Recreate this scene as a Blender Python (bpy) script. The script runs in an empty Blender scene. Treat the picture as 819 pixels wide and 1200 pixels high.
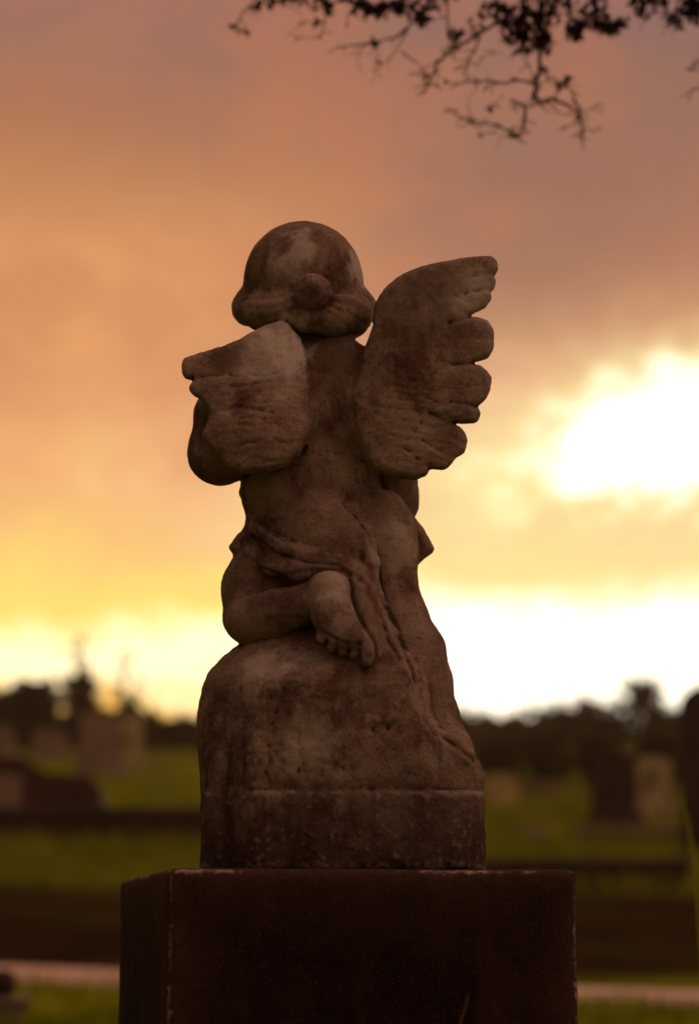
import bpy, bmesh, math, random
import numpy as np
from mathutils import Vector, noise as mnoise

random.seed(7)
rng = np.random.default_rng(11)
scene = bpy.context.scene
COL = scene.collection

# ------------------------------------------------------------------ camera measurements (metres)
F = 3000.0                       # focal length in photo pixels (photo is 819 x 1200)
EYE = 0.932                      # camera height over the ground at the plinth
CAMY = -3.0
PITCH = math.atan2(492.0, F)
CP, SP = math.cos(PITCH), math.sin(PITCH)
PLTOP = 1.0                      # height of the plinth's top


def ray(u, v):
    a, b = (u - 409.5) / F, (600.0 - v) / F
    return np.array([a, CP - b * SP, SP + b * CP])


def P(u, v, y):
    """point on the upright plane y (metres, world) seen at photo position u, v"""
    d = ray(u, v)
    t = (y - CAMY) / d[1]
    return np.array([0.0, CAMY, EYE]) + d * t


def Rr(r, v, y):
    return r / F * (y - CAMY) / ray(409.5, v)[1]


# ------------------------------------------------------------------ scene helpers
def tag(o, label=None, cat=None, group=None, kind=None):
    for k, x in (('label', label), ('category', cat), ('group', group), ('kind', kind)):
        if x:
            o[k] = x
    return o


def empty(name, loc=(0, 0, 0), rz=0.0):
    o = bpy.data.objects.new(name, None)
    o.location = loc
    o.rotation_euler = (0, 0, rz)
    o.empty_display_size = 0.1
    COL.objects.link(o)
    return o


def link(name, me, mat=None, parent=None, loc=None):
    o = bpy.data.objects.new(name, me)
    COL.objects.link(o)
    if mat is not None:
        me.materials.clear()
        me.materials.append(mat)
    if parent is not None:
        o.parent = parent
    if loc is not None:
        o.location = loc
    return o


def mesh_from(name, V, Fc, smooth=False):
    me = bpy.data.meshes.new(name)
    me.from_pydata([tuple(map(float, v)) for v in V], [], [tuple(map(int, f)) for f in Fc])
    if smooth:
        me.polygons.foreach_set('use_smooth', [True] * len(me.polygons))
    me.update()
    return me


def quad_mesh(name, V, Q, smooth=True):
    """fast mesh from numpy verts (n,3) and quads or tris (m,k)"""
    me = bpy.data.meshes.new(name)
    k = Q.shape[1]
    me.vertices.add(len(V))
    me.vertices.foreach_set('co', np.ascontiguousarray(V, np.float32).ravel())
    me.loops.add(Q.size)
    me.loops.foreach_set('vertex_index', np.ascontiguousarray(Q, np.int32).ravel())
    me.polygons.add(len(Q))
    me.polygons.foreach_set('loop_start', np.arange(0, Q.size, k, dtype=np.int32))
    me.polygons.foreach_set('use_smooth', np.full(len(Q), smooth, bool))
    me.update(calc_edges=True)
    return me


# ------------------------------------------------------------------ node helpers
def s2l(c):
    c = [x / 255.0 for x in c]
    return tuple(x / 12.92 if x <= 0.04045 else ((x + 0.055) / 1.055) ** 2.4 for x in c)


class NT:
    def __init__(self, tree):
        self.t = tree
        tree.nodes.clear()

    def n(self, typ, **kw):
        nd = self.t.nodes.new(typ)
        for k, v in kw.items():
            if k == 'inp':
                for a, b in v.items():
                    self.put(nd.inputs[a], b)
            else:
                setattr(nd, k, v)
        return nd

    def put(self, sock, v):
        if isinstance(v, bpy.types.NodeSocket):
            self.t.links.new(v, sock)
        else:
            if hasattr(sock.default_value, '__len__') and len(sock.default_value) == 4 and len(v) == 3:
                v = tuple(v) + (1.0,)
            sock.default_value = v

    def m(self, op, a, b=0.0, c=None, clamp=False):
        nd = self.t.nodes.new('ShaderNodeMath')
        nd.operation = op
        nd.use_clamp = clamp
        self.put(nd.inputs[0], a)
        self.put(nd.inputs[1], b)
        if c is not None:
            self.put(nd.inputs[2], c)
        return nd.outputs[0]

    def mix(self, f, a, b, blend='MIX'):
        nd = self.t.nodes.new('ShaderNodeMix')
        nd.data_type = 'RGBA'
        nd.blend_type = blend
        nd.clamp_factor = True
        self.put(nd.inputs[0], f)
        self.put(nd.inputs[6], a)
        self.put(nd.inputs[7], b)
        return nd.outputs[2]

    def ss(self, x, lo, hi):
        nd = self.t.nodes.new('ShaderNodeMapRange')
        nd.interpolation_type = 'SMOOTHSTEP'
        self.put(nd.inputs[0], x)
        nd.inputs[1].default_value = lo
        nd.inputs[2].default_value = hi
        nd.inputs[3].default_value = 0.0
        nd.inputs[4].default_value = 1.0
        return nd.outputs[0]

    def ramp(self, x, stops, interp='LINEAR'):
        nd = self.t.nodes.new('ShaderNodeValToRGB')
        nd.color_ramp.interpolation = interp
        e = nd.color_ramp.elements
        while len(e) < len(stops):
            e.new(0.5)
        for i, (p, c) in enumerate(stops):
            e[i].position = p
            e[i].color = tuple(c) + (1.0,) if len(c) == 3 else c
        self.put(nd.inputs[0], x)
        return nd.outputs[0]

    def noise(self, vec, scale, detail=4.0, rough=0.55, dist=0.0):
        nd = self.t.nodes.new('ShaderNodeTexNoise')
        self.put(nd.inputs['Vector'], vec)
        nd.inputs['Scale'].default_value = scale
        nd.inputs['Detail'].default_value = detail
        nd.inputs['Roughness'].default_value = rough
        nd.inputs['Distortion'].default_value = dist
        return nd.outputs[0]

    def scale(self, vec, s, loc=(0, 0, 0)):
        nd = self.t.nodes.new('ShaderNodeMapping')
        self.put(nd.inputs[0], vec)
        nd.inputs['Scale'].default_value = s
        nd.inputs['Location'].default_value = loc
        return nd.outputs[0]


def new_mat(name):
    m = bpy.data.materials.new(name)
    m.use_nodes = True
    return m, NT(m.node_tree)


def finish(k, color, rough=0.9, height=None, bump=0.3, dist=0.002, spec=0.25):
    b = k.n('ShaderNodeBsdfPrincipled')
    k.put(b.inputs['Base Color'], color)
    k.put(b.inputs['Roughness'], rough)
    b.inputs['Specular IOR Level'].default_value = spec
    if height is not None:
        bn = k.n('ShaderNodeBump')
        bn.inputs['Strength'].default_value = bump
        bn.inputs['Distance'].default_value = dist
        k.put(bn.inputs['Height'], height)
        k.t.links.new(bn.outputs[0], b.inputs['Normal'])
    o = k.n('ShaderNodeOutputMaterial')
    k.t.links.new(b.outputs[0], o.inputs[0])
    return b


def marble(name):
    """weathered garden-statue stone: brown grey, rusty patches, dark pits, pale rubbed places and painted highlights, rain streaks"""
    m, k = new_mat(name)
    tc = k.n('ShaderNodeTexCoord').outputs['Object']
    base = k.mix(k.ss(k.noise(tc, 14, 5, 0.6), 0.35, 0.65), s2l((124, 102, 88)), s2l((172, 150, 132)))
    rust = k.ss(k.noise(k.scale(tc, (1, 1, 0.7), (3, 1, 2)), 17, 6, 0.65), 0.47, 0.64)
    c = k.mix(k.m('MULTIPLY', rust, 0.8), base, s2l((96, 58, 47)))
    pale = k.ss(k.noise(k.scale(tc, (1, 1, 1), (9, 4, 7)), 9, 6, 0.7), 0.55, 0.72)
    c = k.mix(k.m('MULTIPLY', pale, 0.7), c, s2l((190, 178, 170)))
    streak = k.ss(k.noise(k.scale(tc, (1, 1, 0.16), (5, 8, 2)), 42, 5, 0.65), 0.52, 0.72)
    z = k.n('ShaderNodeSeparateXYZ', inp={0: tc}).outputs[2]
    low = k.ss(z, 0.28, 0.10)
    c = k.mix(k.m('MULTIPLY', streak, k.m('MULTIPLY_ADD', low, 0.55, 0.25)), c, s2l((52, 40, 35)))
    # grime rising from the plinth joint
    g = k.m('MULTIPLY', k.ss(k.m('ADD', z, k.m('MULTIPLY', k.noise(tc, 22, 4), 0.10)), 0.24, 0.03), 0.88)
    c = k.mix(g, c, s2l((56, 35, 30)))
    grain = k.noise(tc, 420, 3, 0.7)
    c = k.mix(k.m('MULTIPLY', k.ss(grain, 0.48, 0.32), 0.7), c, s2l((44, 34, 30)))
    spot = k.ss(k.noise(k.scale(tc, (1, 1, 1), (2, 6, 1)), 150, 4, 0.75), 0.62, 0.72)
    spotm = k.ss(k.noise(tc, 12, 3), 0.45, 0.62)
    c = k.mix(k.m('MULTIPLY', spot, k.m('MULTIPLY', spotm, 0.85)), c, s2l((40, 30, 27)))
    # bleached and rust-stained places; pale blots also paint light on wing top, hip, sole
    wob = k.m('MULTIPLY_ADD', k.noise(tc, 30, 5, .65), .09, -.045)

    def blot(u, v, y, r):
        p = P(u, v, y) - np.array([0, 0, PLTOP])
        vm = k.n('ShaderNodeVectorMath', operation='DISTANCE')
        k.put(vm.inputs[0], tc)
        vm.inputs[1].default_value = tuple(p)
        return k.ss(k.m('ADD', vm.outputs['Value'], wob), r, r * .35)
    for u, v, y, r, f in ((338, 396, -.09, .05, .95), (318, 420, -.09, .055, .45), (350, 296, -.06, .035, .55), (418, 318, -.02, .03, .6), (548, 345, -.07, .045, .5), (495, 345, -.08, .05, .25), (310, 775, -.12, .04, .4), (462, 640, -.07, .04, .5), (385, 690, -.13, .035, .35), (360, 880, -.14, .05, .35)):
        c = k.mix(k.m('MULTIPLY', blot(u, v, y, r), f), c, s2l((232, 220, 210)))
    for u, v, y, r, f in ((505, 330, -.08, .05, .6), (480, 385, -.08, .04, .5), (330, 608, -.06, .022, .8), (300, 618, -.05, .02, .5), (540, 385, -.08, .03, .4), (262, 420, -.08, .03, .6), (366, 343, -.09, .025, .6), (400, 330, -.06, .03, .4), (320, 835, -.14, .035, .5), (450, 850, -.14, .022, .6)):
        c = k.mix(k.m('MULTIPLY', blot(u, v, y, r), f), c, s2l((78, 46, 39)))
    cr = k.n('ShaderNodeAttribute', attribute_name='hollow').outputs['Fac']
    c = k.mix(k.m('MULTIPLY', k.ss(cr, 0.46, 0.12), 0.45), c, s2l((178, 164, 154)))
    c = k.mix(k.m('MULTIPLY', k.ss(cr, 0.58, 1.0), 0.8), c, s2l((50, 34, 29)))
    h = k.m('ADD', k.m('MULTIPLY', k.noise(tc, 620, 6, 0.75), 0.8), k.m('MULTIPLY', k.noise(tc, 130, 8, 0.7), 0.9))
    h = k.m('SUBTRACT', h, k.m('MULTIPLY', spot, 0.8))
    h = k.m('SUBTRACT', h, k.m('MULTIPLY', k.ss(k.noise(tc, 520, 2, .6), .62, .72), .6))
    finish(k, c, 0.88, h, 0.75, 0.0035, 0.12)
    return m


def dark_plinth_mat():
    m, k = new_mat('dirty_sandstone')
    tc = k.n('ShaderNodeTexCoord').outputs['Object']
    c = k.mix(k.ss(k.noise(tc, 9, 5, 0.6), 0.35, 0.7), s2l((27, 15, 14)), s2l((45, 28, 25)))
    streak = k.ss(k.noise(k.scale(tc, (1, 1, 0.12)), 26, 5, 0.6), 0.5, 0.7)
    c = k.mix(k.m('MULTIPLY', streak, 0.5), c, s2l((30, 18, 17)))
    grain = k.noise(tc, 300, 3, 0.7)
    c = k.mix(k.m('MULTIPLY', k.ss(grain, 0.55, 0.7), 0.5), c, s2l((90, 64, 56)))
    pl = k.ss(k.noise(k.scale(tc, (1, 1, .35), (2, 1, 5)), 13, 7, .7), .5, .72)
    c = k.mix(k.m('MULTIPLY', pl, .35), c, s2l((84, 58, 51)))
    rub = k.n('ShaderNodeAttribute', attribute_name='rubbed').outputs['Fac']
    c = k.mix(k.m('MULTIPLY', rub, k.m('MULTIPLY', k.noise(tc, 90, 6, .75), .8)), c, s2l((104, 78, 68)))
    cr = k.n('ShaderNodeAttribute', attribute_name='wear').outputs['Fac']
    cr = k.m('MULTIPLY', cr, k.m('MULTIPLY_ADD', k.ss(k.noise(tc, 11, 4, .6), .38, .62), .5, .42))
    wear = k.ss(k.m('ADD', cr, k.m('MULTIPLY_ADD', k.noise(tc, 70, 5, 0.7), 1.3, -.75)), 0.35, 1.0)
    c = k.mix(wear, c, s2l((205, 185, 172)))
    h = k.m('ADD', k.m('MULTIPLY', grain, 0.6), k.noise(tc, 80, 5, 0.65))
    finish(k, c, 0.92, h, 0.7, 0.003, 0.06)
    return m


def plain_stone(name, a, b, scale=6, rough=0.85, mottle=None):
    m, k = new_mat(name)
    tc = k.n('ShaderNodeTexCoord').outputs['Object']
    c = k.mix(k.ss(k.noise(tc, scale, 6, 0.65), 0.35, 0.68), s2l(a), s2l(b))
    if mottle:
        c = k.mix(k.m('MULTIPLY', k.ss(k.noise(k.scale(tc, (1, 1, 0.5), (4, 2, 8)), scale * 1.7, 5, 0.6), 0.5, 0.62), 0.8), c, s2l(mottle))
    streak = k.ss(k.noise(k.scale(tc, (1, 1, 0.1)), scale * 4, 4, 0.6), 0.55, 0.75)
    c = k.mix(k.m('MULTIPLY', streak, 0.4), c, s2l((50, 42, 36)))
    finish(k, c, rough, k.noise(tc, scale * 18, 5, 0.7), 0.4, 0.01)
    return m


# ------------------------------------------------------------------ signed-distance sculpting
H = 0.0019                       # voxel, metres


class Grid:
    def __init__(self, lo, hi, h):
        self.h = h
        self.lo = np.array(lo, np.float32)
        self.n = (np.ceil((np.array(hi) - self.lo) / h)).astype(int) + 1
        self.ax = [self.lo[i] + h * np.arange(self.n[i], dtype=np.float32) for i in range(3)]

    def field(self):
        return np.full(self.n, 0.06, np.float32)

    def win(self, lo, hi, mg=0.03):
        a = np.clip(np.floor((np.array(lo) - mg - self.lo) / self.h).astype(int), 0, self.n - 1)
        b = np.clip(np.ceil((np.array(hi) + mg - self.lo) / self.h).astype(int) + 1, 1, self.n)
        sl = tuple(slice(a[i], b[i]) for i in range(3))
        X = self.ax[0][sl[0]][:, None, None]
        Y = self.ax[1][sl[1]][None, :, None]
        Z = self.ax[2][sl[2]][None, None, :]
        return sl, X, Y, Z


def smin(a, b, k):
    if np.isscalar(k) and k <= 0:
        return np.minimum(a, b)
    h = np.maximum(k - np.abs(a - b), 0) / k
    return np.minimum(a, b) - h * h * k * 0.25


def smax(a, b, k):
    return -smin(-a, -b, k)


def cone(G, f, p, q, rp, rq, k=0.008, sub=False):
    """round cone from p to q merged into field f"""
    r = max(rp, rq)
    lo = np.minimum(p, q) - r
    hi = np.maximum(p, q) + r
    sl, X, Y, Z = G.win(lo, hi)
    ba = q - p
    L2 = float(ba @ ba) + 1e-12
    px, py, pz = X - p[0], Y - p[1], Z - p[2]
    h = np.clip((px * ba[0] + py * ba[1] + pz * ba[2]) / L2, 0, 1)
    d = np.sqrt((px - h * ba[0]) ** 2 + (py - h * ba[1]) ** 2 + (pz - h * ba[2]) ** 2) - (rp + (rq - rp) * h)
    f[sl] = smax(f[sl], -d, k) if sub else smin(f[sl], d.astype(np.float32), k)


def chain(G, f, pts, k=0.008, sub=False):
    """pts: (u, v, y_mm, r_px)"""
    Q = [(P(u, v, y / 1000.0), Rr(r, v, y / 1000.0)) for u, v, y, r in pts]
    for (a, ra), (b, rb) in zip(Q[:-1], Q[1:]):
        cone(G, f, a, b, ra, rb, k, sub)


def ell(G, f, u, v, y, ru, rv, ry, k=0.008, rot=0.0, sub=False, tilt=0.0):
    c = P(u, v, y / 1000.0)
    a, b, e = Rr(ru, v, y / 1000.0), Rr(rv, v, y / 1000.0), ry / 1000.0
    r = max(a, b, e)
    sl, X, Y, Z = G.win(c - r, c + r)
    x, yy, z = X - c[0], Y - c[1], Z - c[2]
    if rot:
        cr, sr = math.cos(rot), math.sin(rot)
        x, z = x * cr + z * sr, -x * sr + z * cr
    if tilt:
        cr, sr = math.cos(tilt), math.sin(tilt)
        yy, z = yy * cr + z * sr, -yy * sr + z * cr
    k0 = np.sqrt((x / a) ** 2 + (yy / e) ** 2 + (z / b) ** 2)
    k1 = np.sqrt((x / a ** 2) ** 2 + (yy / e ** 2) ** 2 + (z / b ** 2) ** 2) + 1e-9
    d = (k0 * (k0 - 1.0) / k1).astype(np.float32)
    d = np.where(k0 < 0.05, -min(a, b, e), d)
    f[sl] = smax(f[sl], -d, k) if sub else smin(f[sl], d, k)


def poly2d(px, pz, X, Z):
    """signed distance to polygon, negative inside, on the arrays X, Z"""
    n = len(px)
    d = np.full(X.shape, 1e9)
    ins = np.zeros(X.shape, bool)
    for i in range(n):
        j = (i + 1) % n
        ax, az, bx, bz = px[i], pz[i], px[j], pz[j]
        ex, ez = bx - ax, bz - az
        wx, wz = X - ax, Z - az
        t = np.clip((wx * ex + wz * ez) / (ex * ex + ez * ez + 1e-15), 0, 1)
        d = np.minimum(d, (wx - ex * t) ** 2 + (wz - ez * t) ** 2)
        c = ((az > Z) != (bz > Z)) & (X < (bx - ax) * (Z - az) / (bz - az + 1e-15) + ax)
        ins ^= c
    d = np.sqrt(d)
    return np.where(ins, -d, d)


def seg2d(pts, X, Z):
    d = np.full(X.shape, 1e9)
    for (ax, az), (bx, bz) in zip(pts[:-1], pts[1:]):
        ex, ez = bx - ax, bz - az
        t = np.clip(((X - ax) * ex + (Z - az) * ez) / (ex * ex + ez * ez + 1e-15), 0, 1)
        d = np.minimum(d, (X - ax - ex * t) ** 2 + (Z - az - ez * t) ** 2)
    return np.sqrt(d)


_perm = rng.random((64, 64, 64)).astype(np.float32)


def vnoise(x, y, z):
    xi, yi, zi = np.floor(x).astype(int), np.floor(y).astype(int), np.floor(z).astype(int)
    fx, fy, fz = x - xi, y - yi, z - zi
    fx, fy, fz = (t * t * (3 - 2 * t) for t in (fx, fy, fz))
    r = 0
    for a in (0, 1):
        for b in (0, 1):
            for c in (0, 1):
                w = (fx if a else 1 - fx) * (fy if b else 1 - fy) * (fz if c else 1 - fz)
                r = r + w * _perm[(xi + a) & 63, (yi + b) & 63, (zi + c) & 63]
    return r * 2 - 1


def fbm(x, y, z, oct=3):
    a, s, r = 1.0, 1.0, 0
    for i in range(oct):
        r = r + a * vnoise(x * s + 7.3 * i, y * s + 3.1 * i, z * s + 5.7 * i)
        a *= 0.5
        s *= 2.03
    return r


def outline(pts, y):
    Q = np.array([P(u, v, y / 1000.0) for u, v in pts])
    return Q[:, 0], Q[:, 2]


def slab(G, f, pts, y, th, slope=(0, 0), k=0.004, edge=0.010, relief=None, kk=0.006, grow=0.0, curve=None):
    """sheet cut to a traced outline: thickness th (half, mm), mid-surface tilted by slope"""
    ox, oz = outline(pts, y)
    lo = np.array([ox.min(), y / 1000.0 - 0.07, oz.min()])
    hi = np.array([ox.max(), y / 1000.0 + 0.07, oz.max()])
    sl, X, Y, Z = G.win(lo, hi, 0.02)
    X2, Z2 = np.broadcast_arrays(X[:, 0, :], Z[:, 0, :])
    d2 = poly2d(ox, oz, X2, Z2) - grow
    cx, cz = ox.mean(), oz.mean()
    ym = y / 1000.0 + slope[0] * (X2 - cx) + slope[1] * (Z2 - cz)
    if curve is not None:
        ym = ym + curve(X2, Z2)
    t = (th if np.isscalar(th) else th(X2, Z2)) / 1000.0 * np.ones_like(X2)
    inn = np.clip(-d2 / edge, 0, 1)
    t = t * (0.45 + 0.55 * np.sqrt(1 - (1 - inn) ** 2))
    if relief is not None:
        t = t + relief(X2, Z2, d2)
    d = smax(d2[:, None, :], np.abs(Y - ym[:, None, :]) - t[:, None, :], kk)
    f[sl] = smin(f[sl], d.astype(np.float32), k)


def surface_nets(Fd, lo, h):
    s = Fd < 0
    nx, ny, nz = Fd.shape
    c = np.zeros((nx - 1, ny - 1, nz - 1), np.int8)
    for a in (0, 1):
        for b in (0, 1):
            for e in (0, 1):
                c += s[a:nx - 1 + a, b:ny - 1 + b, e:nz - 1 + e]
    act = (c > 0) & (c < 8)
    idx = np.argwhere(act)
    vid = np.full(act.shape, -1, np.int32)
    vid[act] = np.arange(len(idx), dtype=np.int32)
    corners = [(a, b, e) for a in (0, 1) for b in (0, 1) for e in (0, 1)]
    vals = {cc: Fd[idx[:, 0] + cc[0], idx[:, 1] + cc[1], idx[:, 2] + cc[2]] for cc in corners}
    acc = np.zeros((len(idx), 3), np.float64)
    cnt = np.zeros(len(idx))
    for ca in corners:
        for ax in range(3):
            if ca[ax] == 0:
                cb = list(ca)
                cb[ax] = 1
                cb = tuple(cb)
                va, vb = vals[ca], vals[cb]
                x = (va < 0) != (vb < 0)
                t = np.where(x, va / np.where(x, va - vb, 1), 0)
                p = np.array(ca, float)[None, :].repeat(len(idx), 0)
                p[:, ax] += t
                acc[x] += p[x]
                cnt[x] += 1
    V = (idx + acc / cnt[:, None]) * h + lo
    quads = []
    for ax in range(3):
        o1, o2 = [(1, 2), (2, 0), (0, 1)][ax]
        sa = [slice(None)] * 3
        sb = [slice(None)] * 3
        sa[ax] = slice(0, -1)
        sb[ax] = slice(1, None)
        A, B = s[tuple(sa)], s[tuple(sb)]
        e = np.argwhere(A != B)
        ok = (e[:, o1] > 0) & (e[:, o2] > 0) & (e[:, o1] < Fd.shape[o1] - 1) & (e[:, o2] < Fd.shape[o2] - 1)
        e = e[ok]
        ins = A[e[:, 0], e[:, 1], e[:, 2]]
        q = []
        for d1, d2 in ((-1, -1), (0, -1), (0, 0), (-1, 0)):
            ee = e.copy()
            ee[:, o1] += d1
            ee[:, o2] += d2
            q.append(vid[ee[:, 0], ee[:, 1], ee[:, 2]])
        q = np.stack(q, 1)
        q[~ins] = q[~ins][:, ::-1]
        quads.append(q)
    return V, np.concatenate(quads), idx


def laplace(V, Q, it=1, lam=0.5):
    e = np.concatenate([Q[:, [0, 1]], Q[:, [1, 2]], Q[:, [2, 3]], Q[:, [3, 0]]])
    for _ in range(it):
        acc = np.zeros_like(V)
        n = np.zeros(len(V))
        for a, b in ((0, 1), (1, 0)):
            for ax in range(3):
                acc[:, ax] += np.bincount(e[:, a], V[e[:, b], ax], len(V))
            n += np.bincount(e[:, a], minlength=len(V))
        V = V + lam * (acc / np.maximum(n, 1)[:, None] - V)
    return V


def vnormals(V, Q):
    fn = np.cross(V[Q[:, 2]] - V[Q[:, 0]], V[Q[:, 3]] - V[Q[:, 1]])
    N = np.zeros_like(V)
    for j in range(4):
        for ax in range(3):
            N[:, ax] += np.bincount(Q[:, j], fn[:, ax], len(V))
    return N / (np.linalg.norm(N, axis=1)[:, None] + 1e-12)


# ------------------------------------------------------------------ the angel
def build_angel(mat):
    G = Grid((-0.215, -0.175, PLTOP - 0.004), (0.195, 0.185, PLTOP + 0.80), H)
    names = ['body', 'hair', 'wing', 'wing', 'drapery', 'rock_base']
    fl = [G.field() for _ in names]
    body, hair, wl, wr, drape, rock = fl
    px2 = lambda pts, y: [tuple(P(u, v, y / 1000.0)[[0, 2]]) for u, v in pts]

    # --- body: torso, head, arms, legs in one continuous field
    ell(G, body, 392, 440, -6, 60, 60, 56, .012)
    ell(G, body, 378, 500, -6, 72, 66, 60, .02)
    ell(G, body, 365, 572, -4, 80, 62, 58, .02)
    ell(G, body, 378, 628, -8, 92, 50, 62, .02)
    ell(G, body, 453, 630, -28, 35.5, 58, 48, .016, rot=0.15)
    chain(G, body, [(385, 425, 0, 34), (378, 392, 2, 31), (368, 360, 12, 34)], .012)
    ell(G, body, 356, 338, 20, 62, 62, 58, .006)
    ell(G, body, 356, 352, 48, 46, 36, 34, .012)             # cheeks and jaw
    ell(G, body, 356, 384, 62, 16, 10, 16, .008)              # chin
    chain(G, body, [(356, 338, 79, 5), (356, 352, 88, 8)], .006)      # nose
    for s in (-1, 1):
        ell(G, body, 356 + 19 * s, 340, 84, 12, 7, 10, .006, sub=True)
        ell(G, body, 356 + 19 * s, 340, 74, 9, 6, 8, .003)
        ell(G, body, 356 + 6 * s, 367, 83, 9, 3.5, 7, .004)
    # left arm: shoulder, elbow lobe, forearm to clasped hands under the chin
    chain(G, body, [(318, 440, -20, 34), (268, 488, -28, 38), (258, 531, -16, 36.5)], .012)
    chain(G, body, [(258, 530, -14, 35), (272, 505, 40, 30), (305, 455, 105, 22), (340, 412, 128, 15)], .012)
    chain(G, body, [(440, 440, -12, 32), (460, 510, 2, 30), (463, 590, 20, 26)], .012)
    chain(G, body, [(463, 588, 22, 25), (420, 480, 108, 21), (372, 414, 128, 15)], .012)
    for j in range(4):                                        # praying hands, fingers side by side
        a = 128 + 9 * j
        for s in (-1, 1):
            chain(G, body, [(357 + 9 * s, 416 + 3 * j, a, 8), (357 + 7 * s, 392 + 4 * j, a + 3, 5.5), (357 + 4.5 * s, 376 + 5 * j, a + 2, 4.2)], .002)
    for s in (-1, 1):
        chain(G, body, [(357 + 11 * s, 418, 124, 7), (357 + 8 * s, 400, 114, 5)], .003)
    # left leg kneeling: thigh, knee out to the left, shin across the rock, foot hanging sole outward
    chain(G, body, [(338, 640, -6, 52), (304, 690, -14, 42), (297, 722, -30, 36)], .014)
    chain(G, body, [(294, 727, -62, 29), (325, 719, -82, 28), (366, 706, -94, 25)], .010)
    chain(G, body, [(386, 695, -110, 24.5), (390, 718, -122, 24.5), (402, 742, -132, 23.5)], .008)
    ell(G, body, 386, 689, -114, 24.5, 18, 22, .008)          # heel
    ell(G, body, 400, 744, -136, 29, 17, 17, .008, rot=-0.45)  # ball
    for u, v, r in ((377, 748, 6.8), (388.5, 757, 6.6), (401, 762, 6.8), (414, 765, 7.2)):
        chain(G, body, [(u + 2, v - 8, -136, r * .95), (u, v, -138, r)], .0025)
    chain(G, body, [(421, 748, -138, 11), (430, 762, -140, 10), (429, 773, -140, 8.5)], .003)
    # right leg standing down the side of the rock
    chain(G, body, [(455, 650, -26, 33), (458, 690, -36, 30), (466, 722, -46, 32), (486, 765, -60, 34)], .012)
    chain(G, body, [(486, 763, -62, 34), (499, 800, -76, 29.5), (513, 838, -88, 22), (521, 858, -96, 21)], .012)
    chain(G, body, [(521, 858, -98, 20), (534, 874, -112, 17), (544, 885, -120, 13)], .01)

    # --- hair: cap, bun and the roll round the nape
    ell(G, hair, 355.5, 329, 6, 70, 69.5, 72, .004)
    cut = P(356, 362, 74 / 1000.0)
    sl, X, Y, Z = G.win(cut - .07, cut + .07)
    dc = np.sqrt((X - cut[0]) ** 2 + ((Y - cut[1])) ** 2 + ((Z - cut[2]) * .85) ** 2) - .056
    hair[sl] = smax(hair[sl], -dc.astype(np.float32), .004)   # the face looks out of the hair
    chain(G, hair, [(296, 350, 34, 16), (293, 361, 4, 18.5), (306, 366, -30, 18.5), (332, 366, -50, 18.5), (360, 368, -58, 18), (388, 370, -54, 21), (409, 368, -32, 23), (418, 362, 2, 20.5), (414, 352, 34, 16)], .014)
    ell(G, hair, 416, 380, -26, 14, 14, 16, .01)
    ell(G, hair, 366.5, 342.5, -76, 23, 23, 17, .0025)
    ell(G, hair, 361, 343, -95, 12, 12, 4, .006, sub=True)
    chain(G, hair, [(388, 350, -66, 7), (404, 356, -52, 7), (420, 366, -30, 6)], .008)
    # --- wings
    RW = [(430, 396), (436, 378), (439, 353), (449, 339), (465, 325), (488, 314), (515, 306), (544, 299.5), (556, 298), (576, 298.5), (583, 303), (584, 314), (581, 321.5), (581.5, 329), (580, 337), (576.5, 341), (576, 351), (568.5, 360), (550.5, 370), (561, 372), (571, 376), (578, 385), (579, 397), (578, 410), (572, 420), (555, 426), (562, 429), (568.5, 435), (575, 443), (575, 453), (574.5, 458), (570.5, 468), (561, 478), (563.5, 486), (560, 495), (554, 498.5), (533, 498.6), (541, 506), (546, 514), (547, 523), (543, 533), (533, 539.5), (530.5, 546.5), (519, 554), (505, 554), (497, 562), (485, 566), (461, 563), (437, 553), (424, 530), (416, 500), (414, 460), (420, 430)]
    LW = [(340, 375), (332, 371.5), (322, 373.5), (311, 377), (296.5, 385.5), (280.5, 395.5), (261, 405), (239, 412.5), (226, 417), (216, 420.5), (213.5, 428), (214, 438), (218, 445.5), (224, 447.5), (222.5, 458), (228, 465), (236, 470), (243, 480), (246, 492), (243, 503), (238, 513), (241, 522), (249, 530), (259, 540), (268, 553), (284, 560), (307, 558), (336, 549), (352, 531), (362, 500), (364, 458), (360, 414), (351, 391), (341, 378)]
    rootr = P(440, 470, -.06)
    rootl = P(350, 470, -.06)

    def feather(lines, y, A, wd):
        L = [(px2(l[0], y), l[1]) for l in lines]

        def rel(X, Z, d2):
            t = np.zeros_like(X)
            for pts, s in L:
                t = t - A * s * np.exp(-(seg2d(pts, X, Z) / wd) ** 2)
            return t
        return rel

    r_lines = feather([
        ([(550, 370), (528, 377), (505, 392)], 1.0), ([(555, 426), (530, 428), (506, 436)], 1.0),
        ([(561, 478), (535, 474), (502, 477)], .8), ([(533, 499), (512, 496), (488, 486)], 1.0),
        ([(533, 540), (512, 531), (488, 520)], .6), ([(576, 341), (557, 340), (535, 348)], .6),
        ([(582, 321), (562, 320), (544, 326)], .5), ([(505, 554), (490, 543), (476, 530)], .5),
        ([(497, 326), (516, 350), (516, 392), (512, 440), (500, 486), (478, 522)], .55),
        ([(452, 346), (470, 372), (474, 420), (470, 470), (455, 510)], .35)], -66, .0010, .005)
    l_lines = feather([
        ([(224, 447), (250, 440), (276, 442)], .7), ([(250, 488), (285, 481), (322, 486)], .9),
        ([(242, 520), (275, 514), (318, 512)], .6), ([(258, 540), (290, 538), (330, 528)], .6),
        ([(216, 421), (232, 428), (223, 446)], .5), ([(296, 386), (303, 420), (300, 452)], .35)], -80, .0010, .005)

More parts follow.
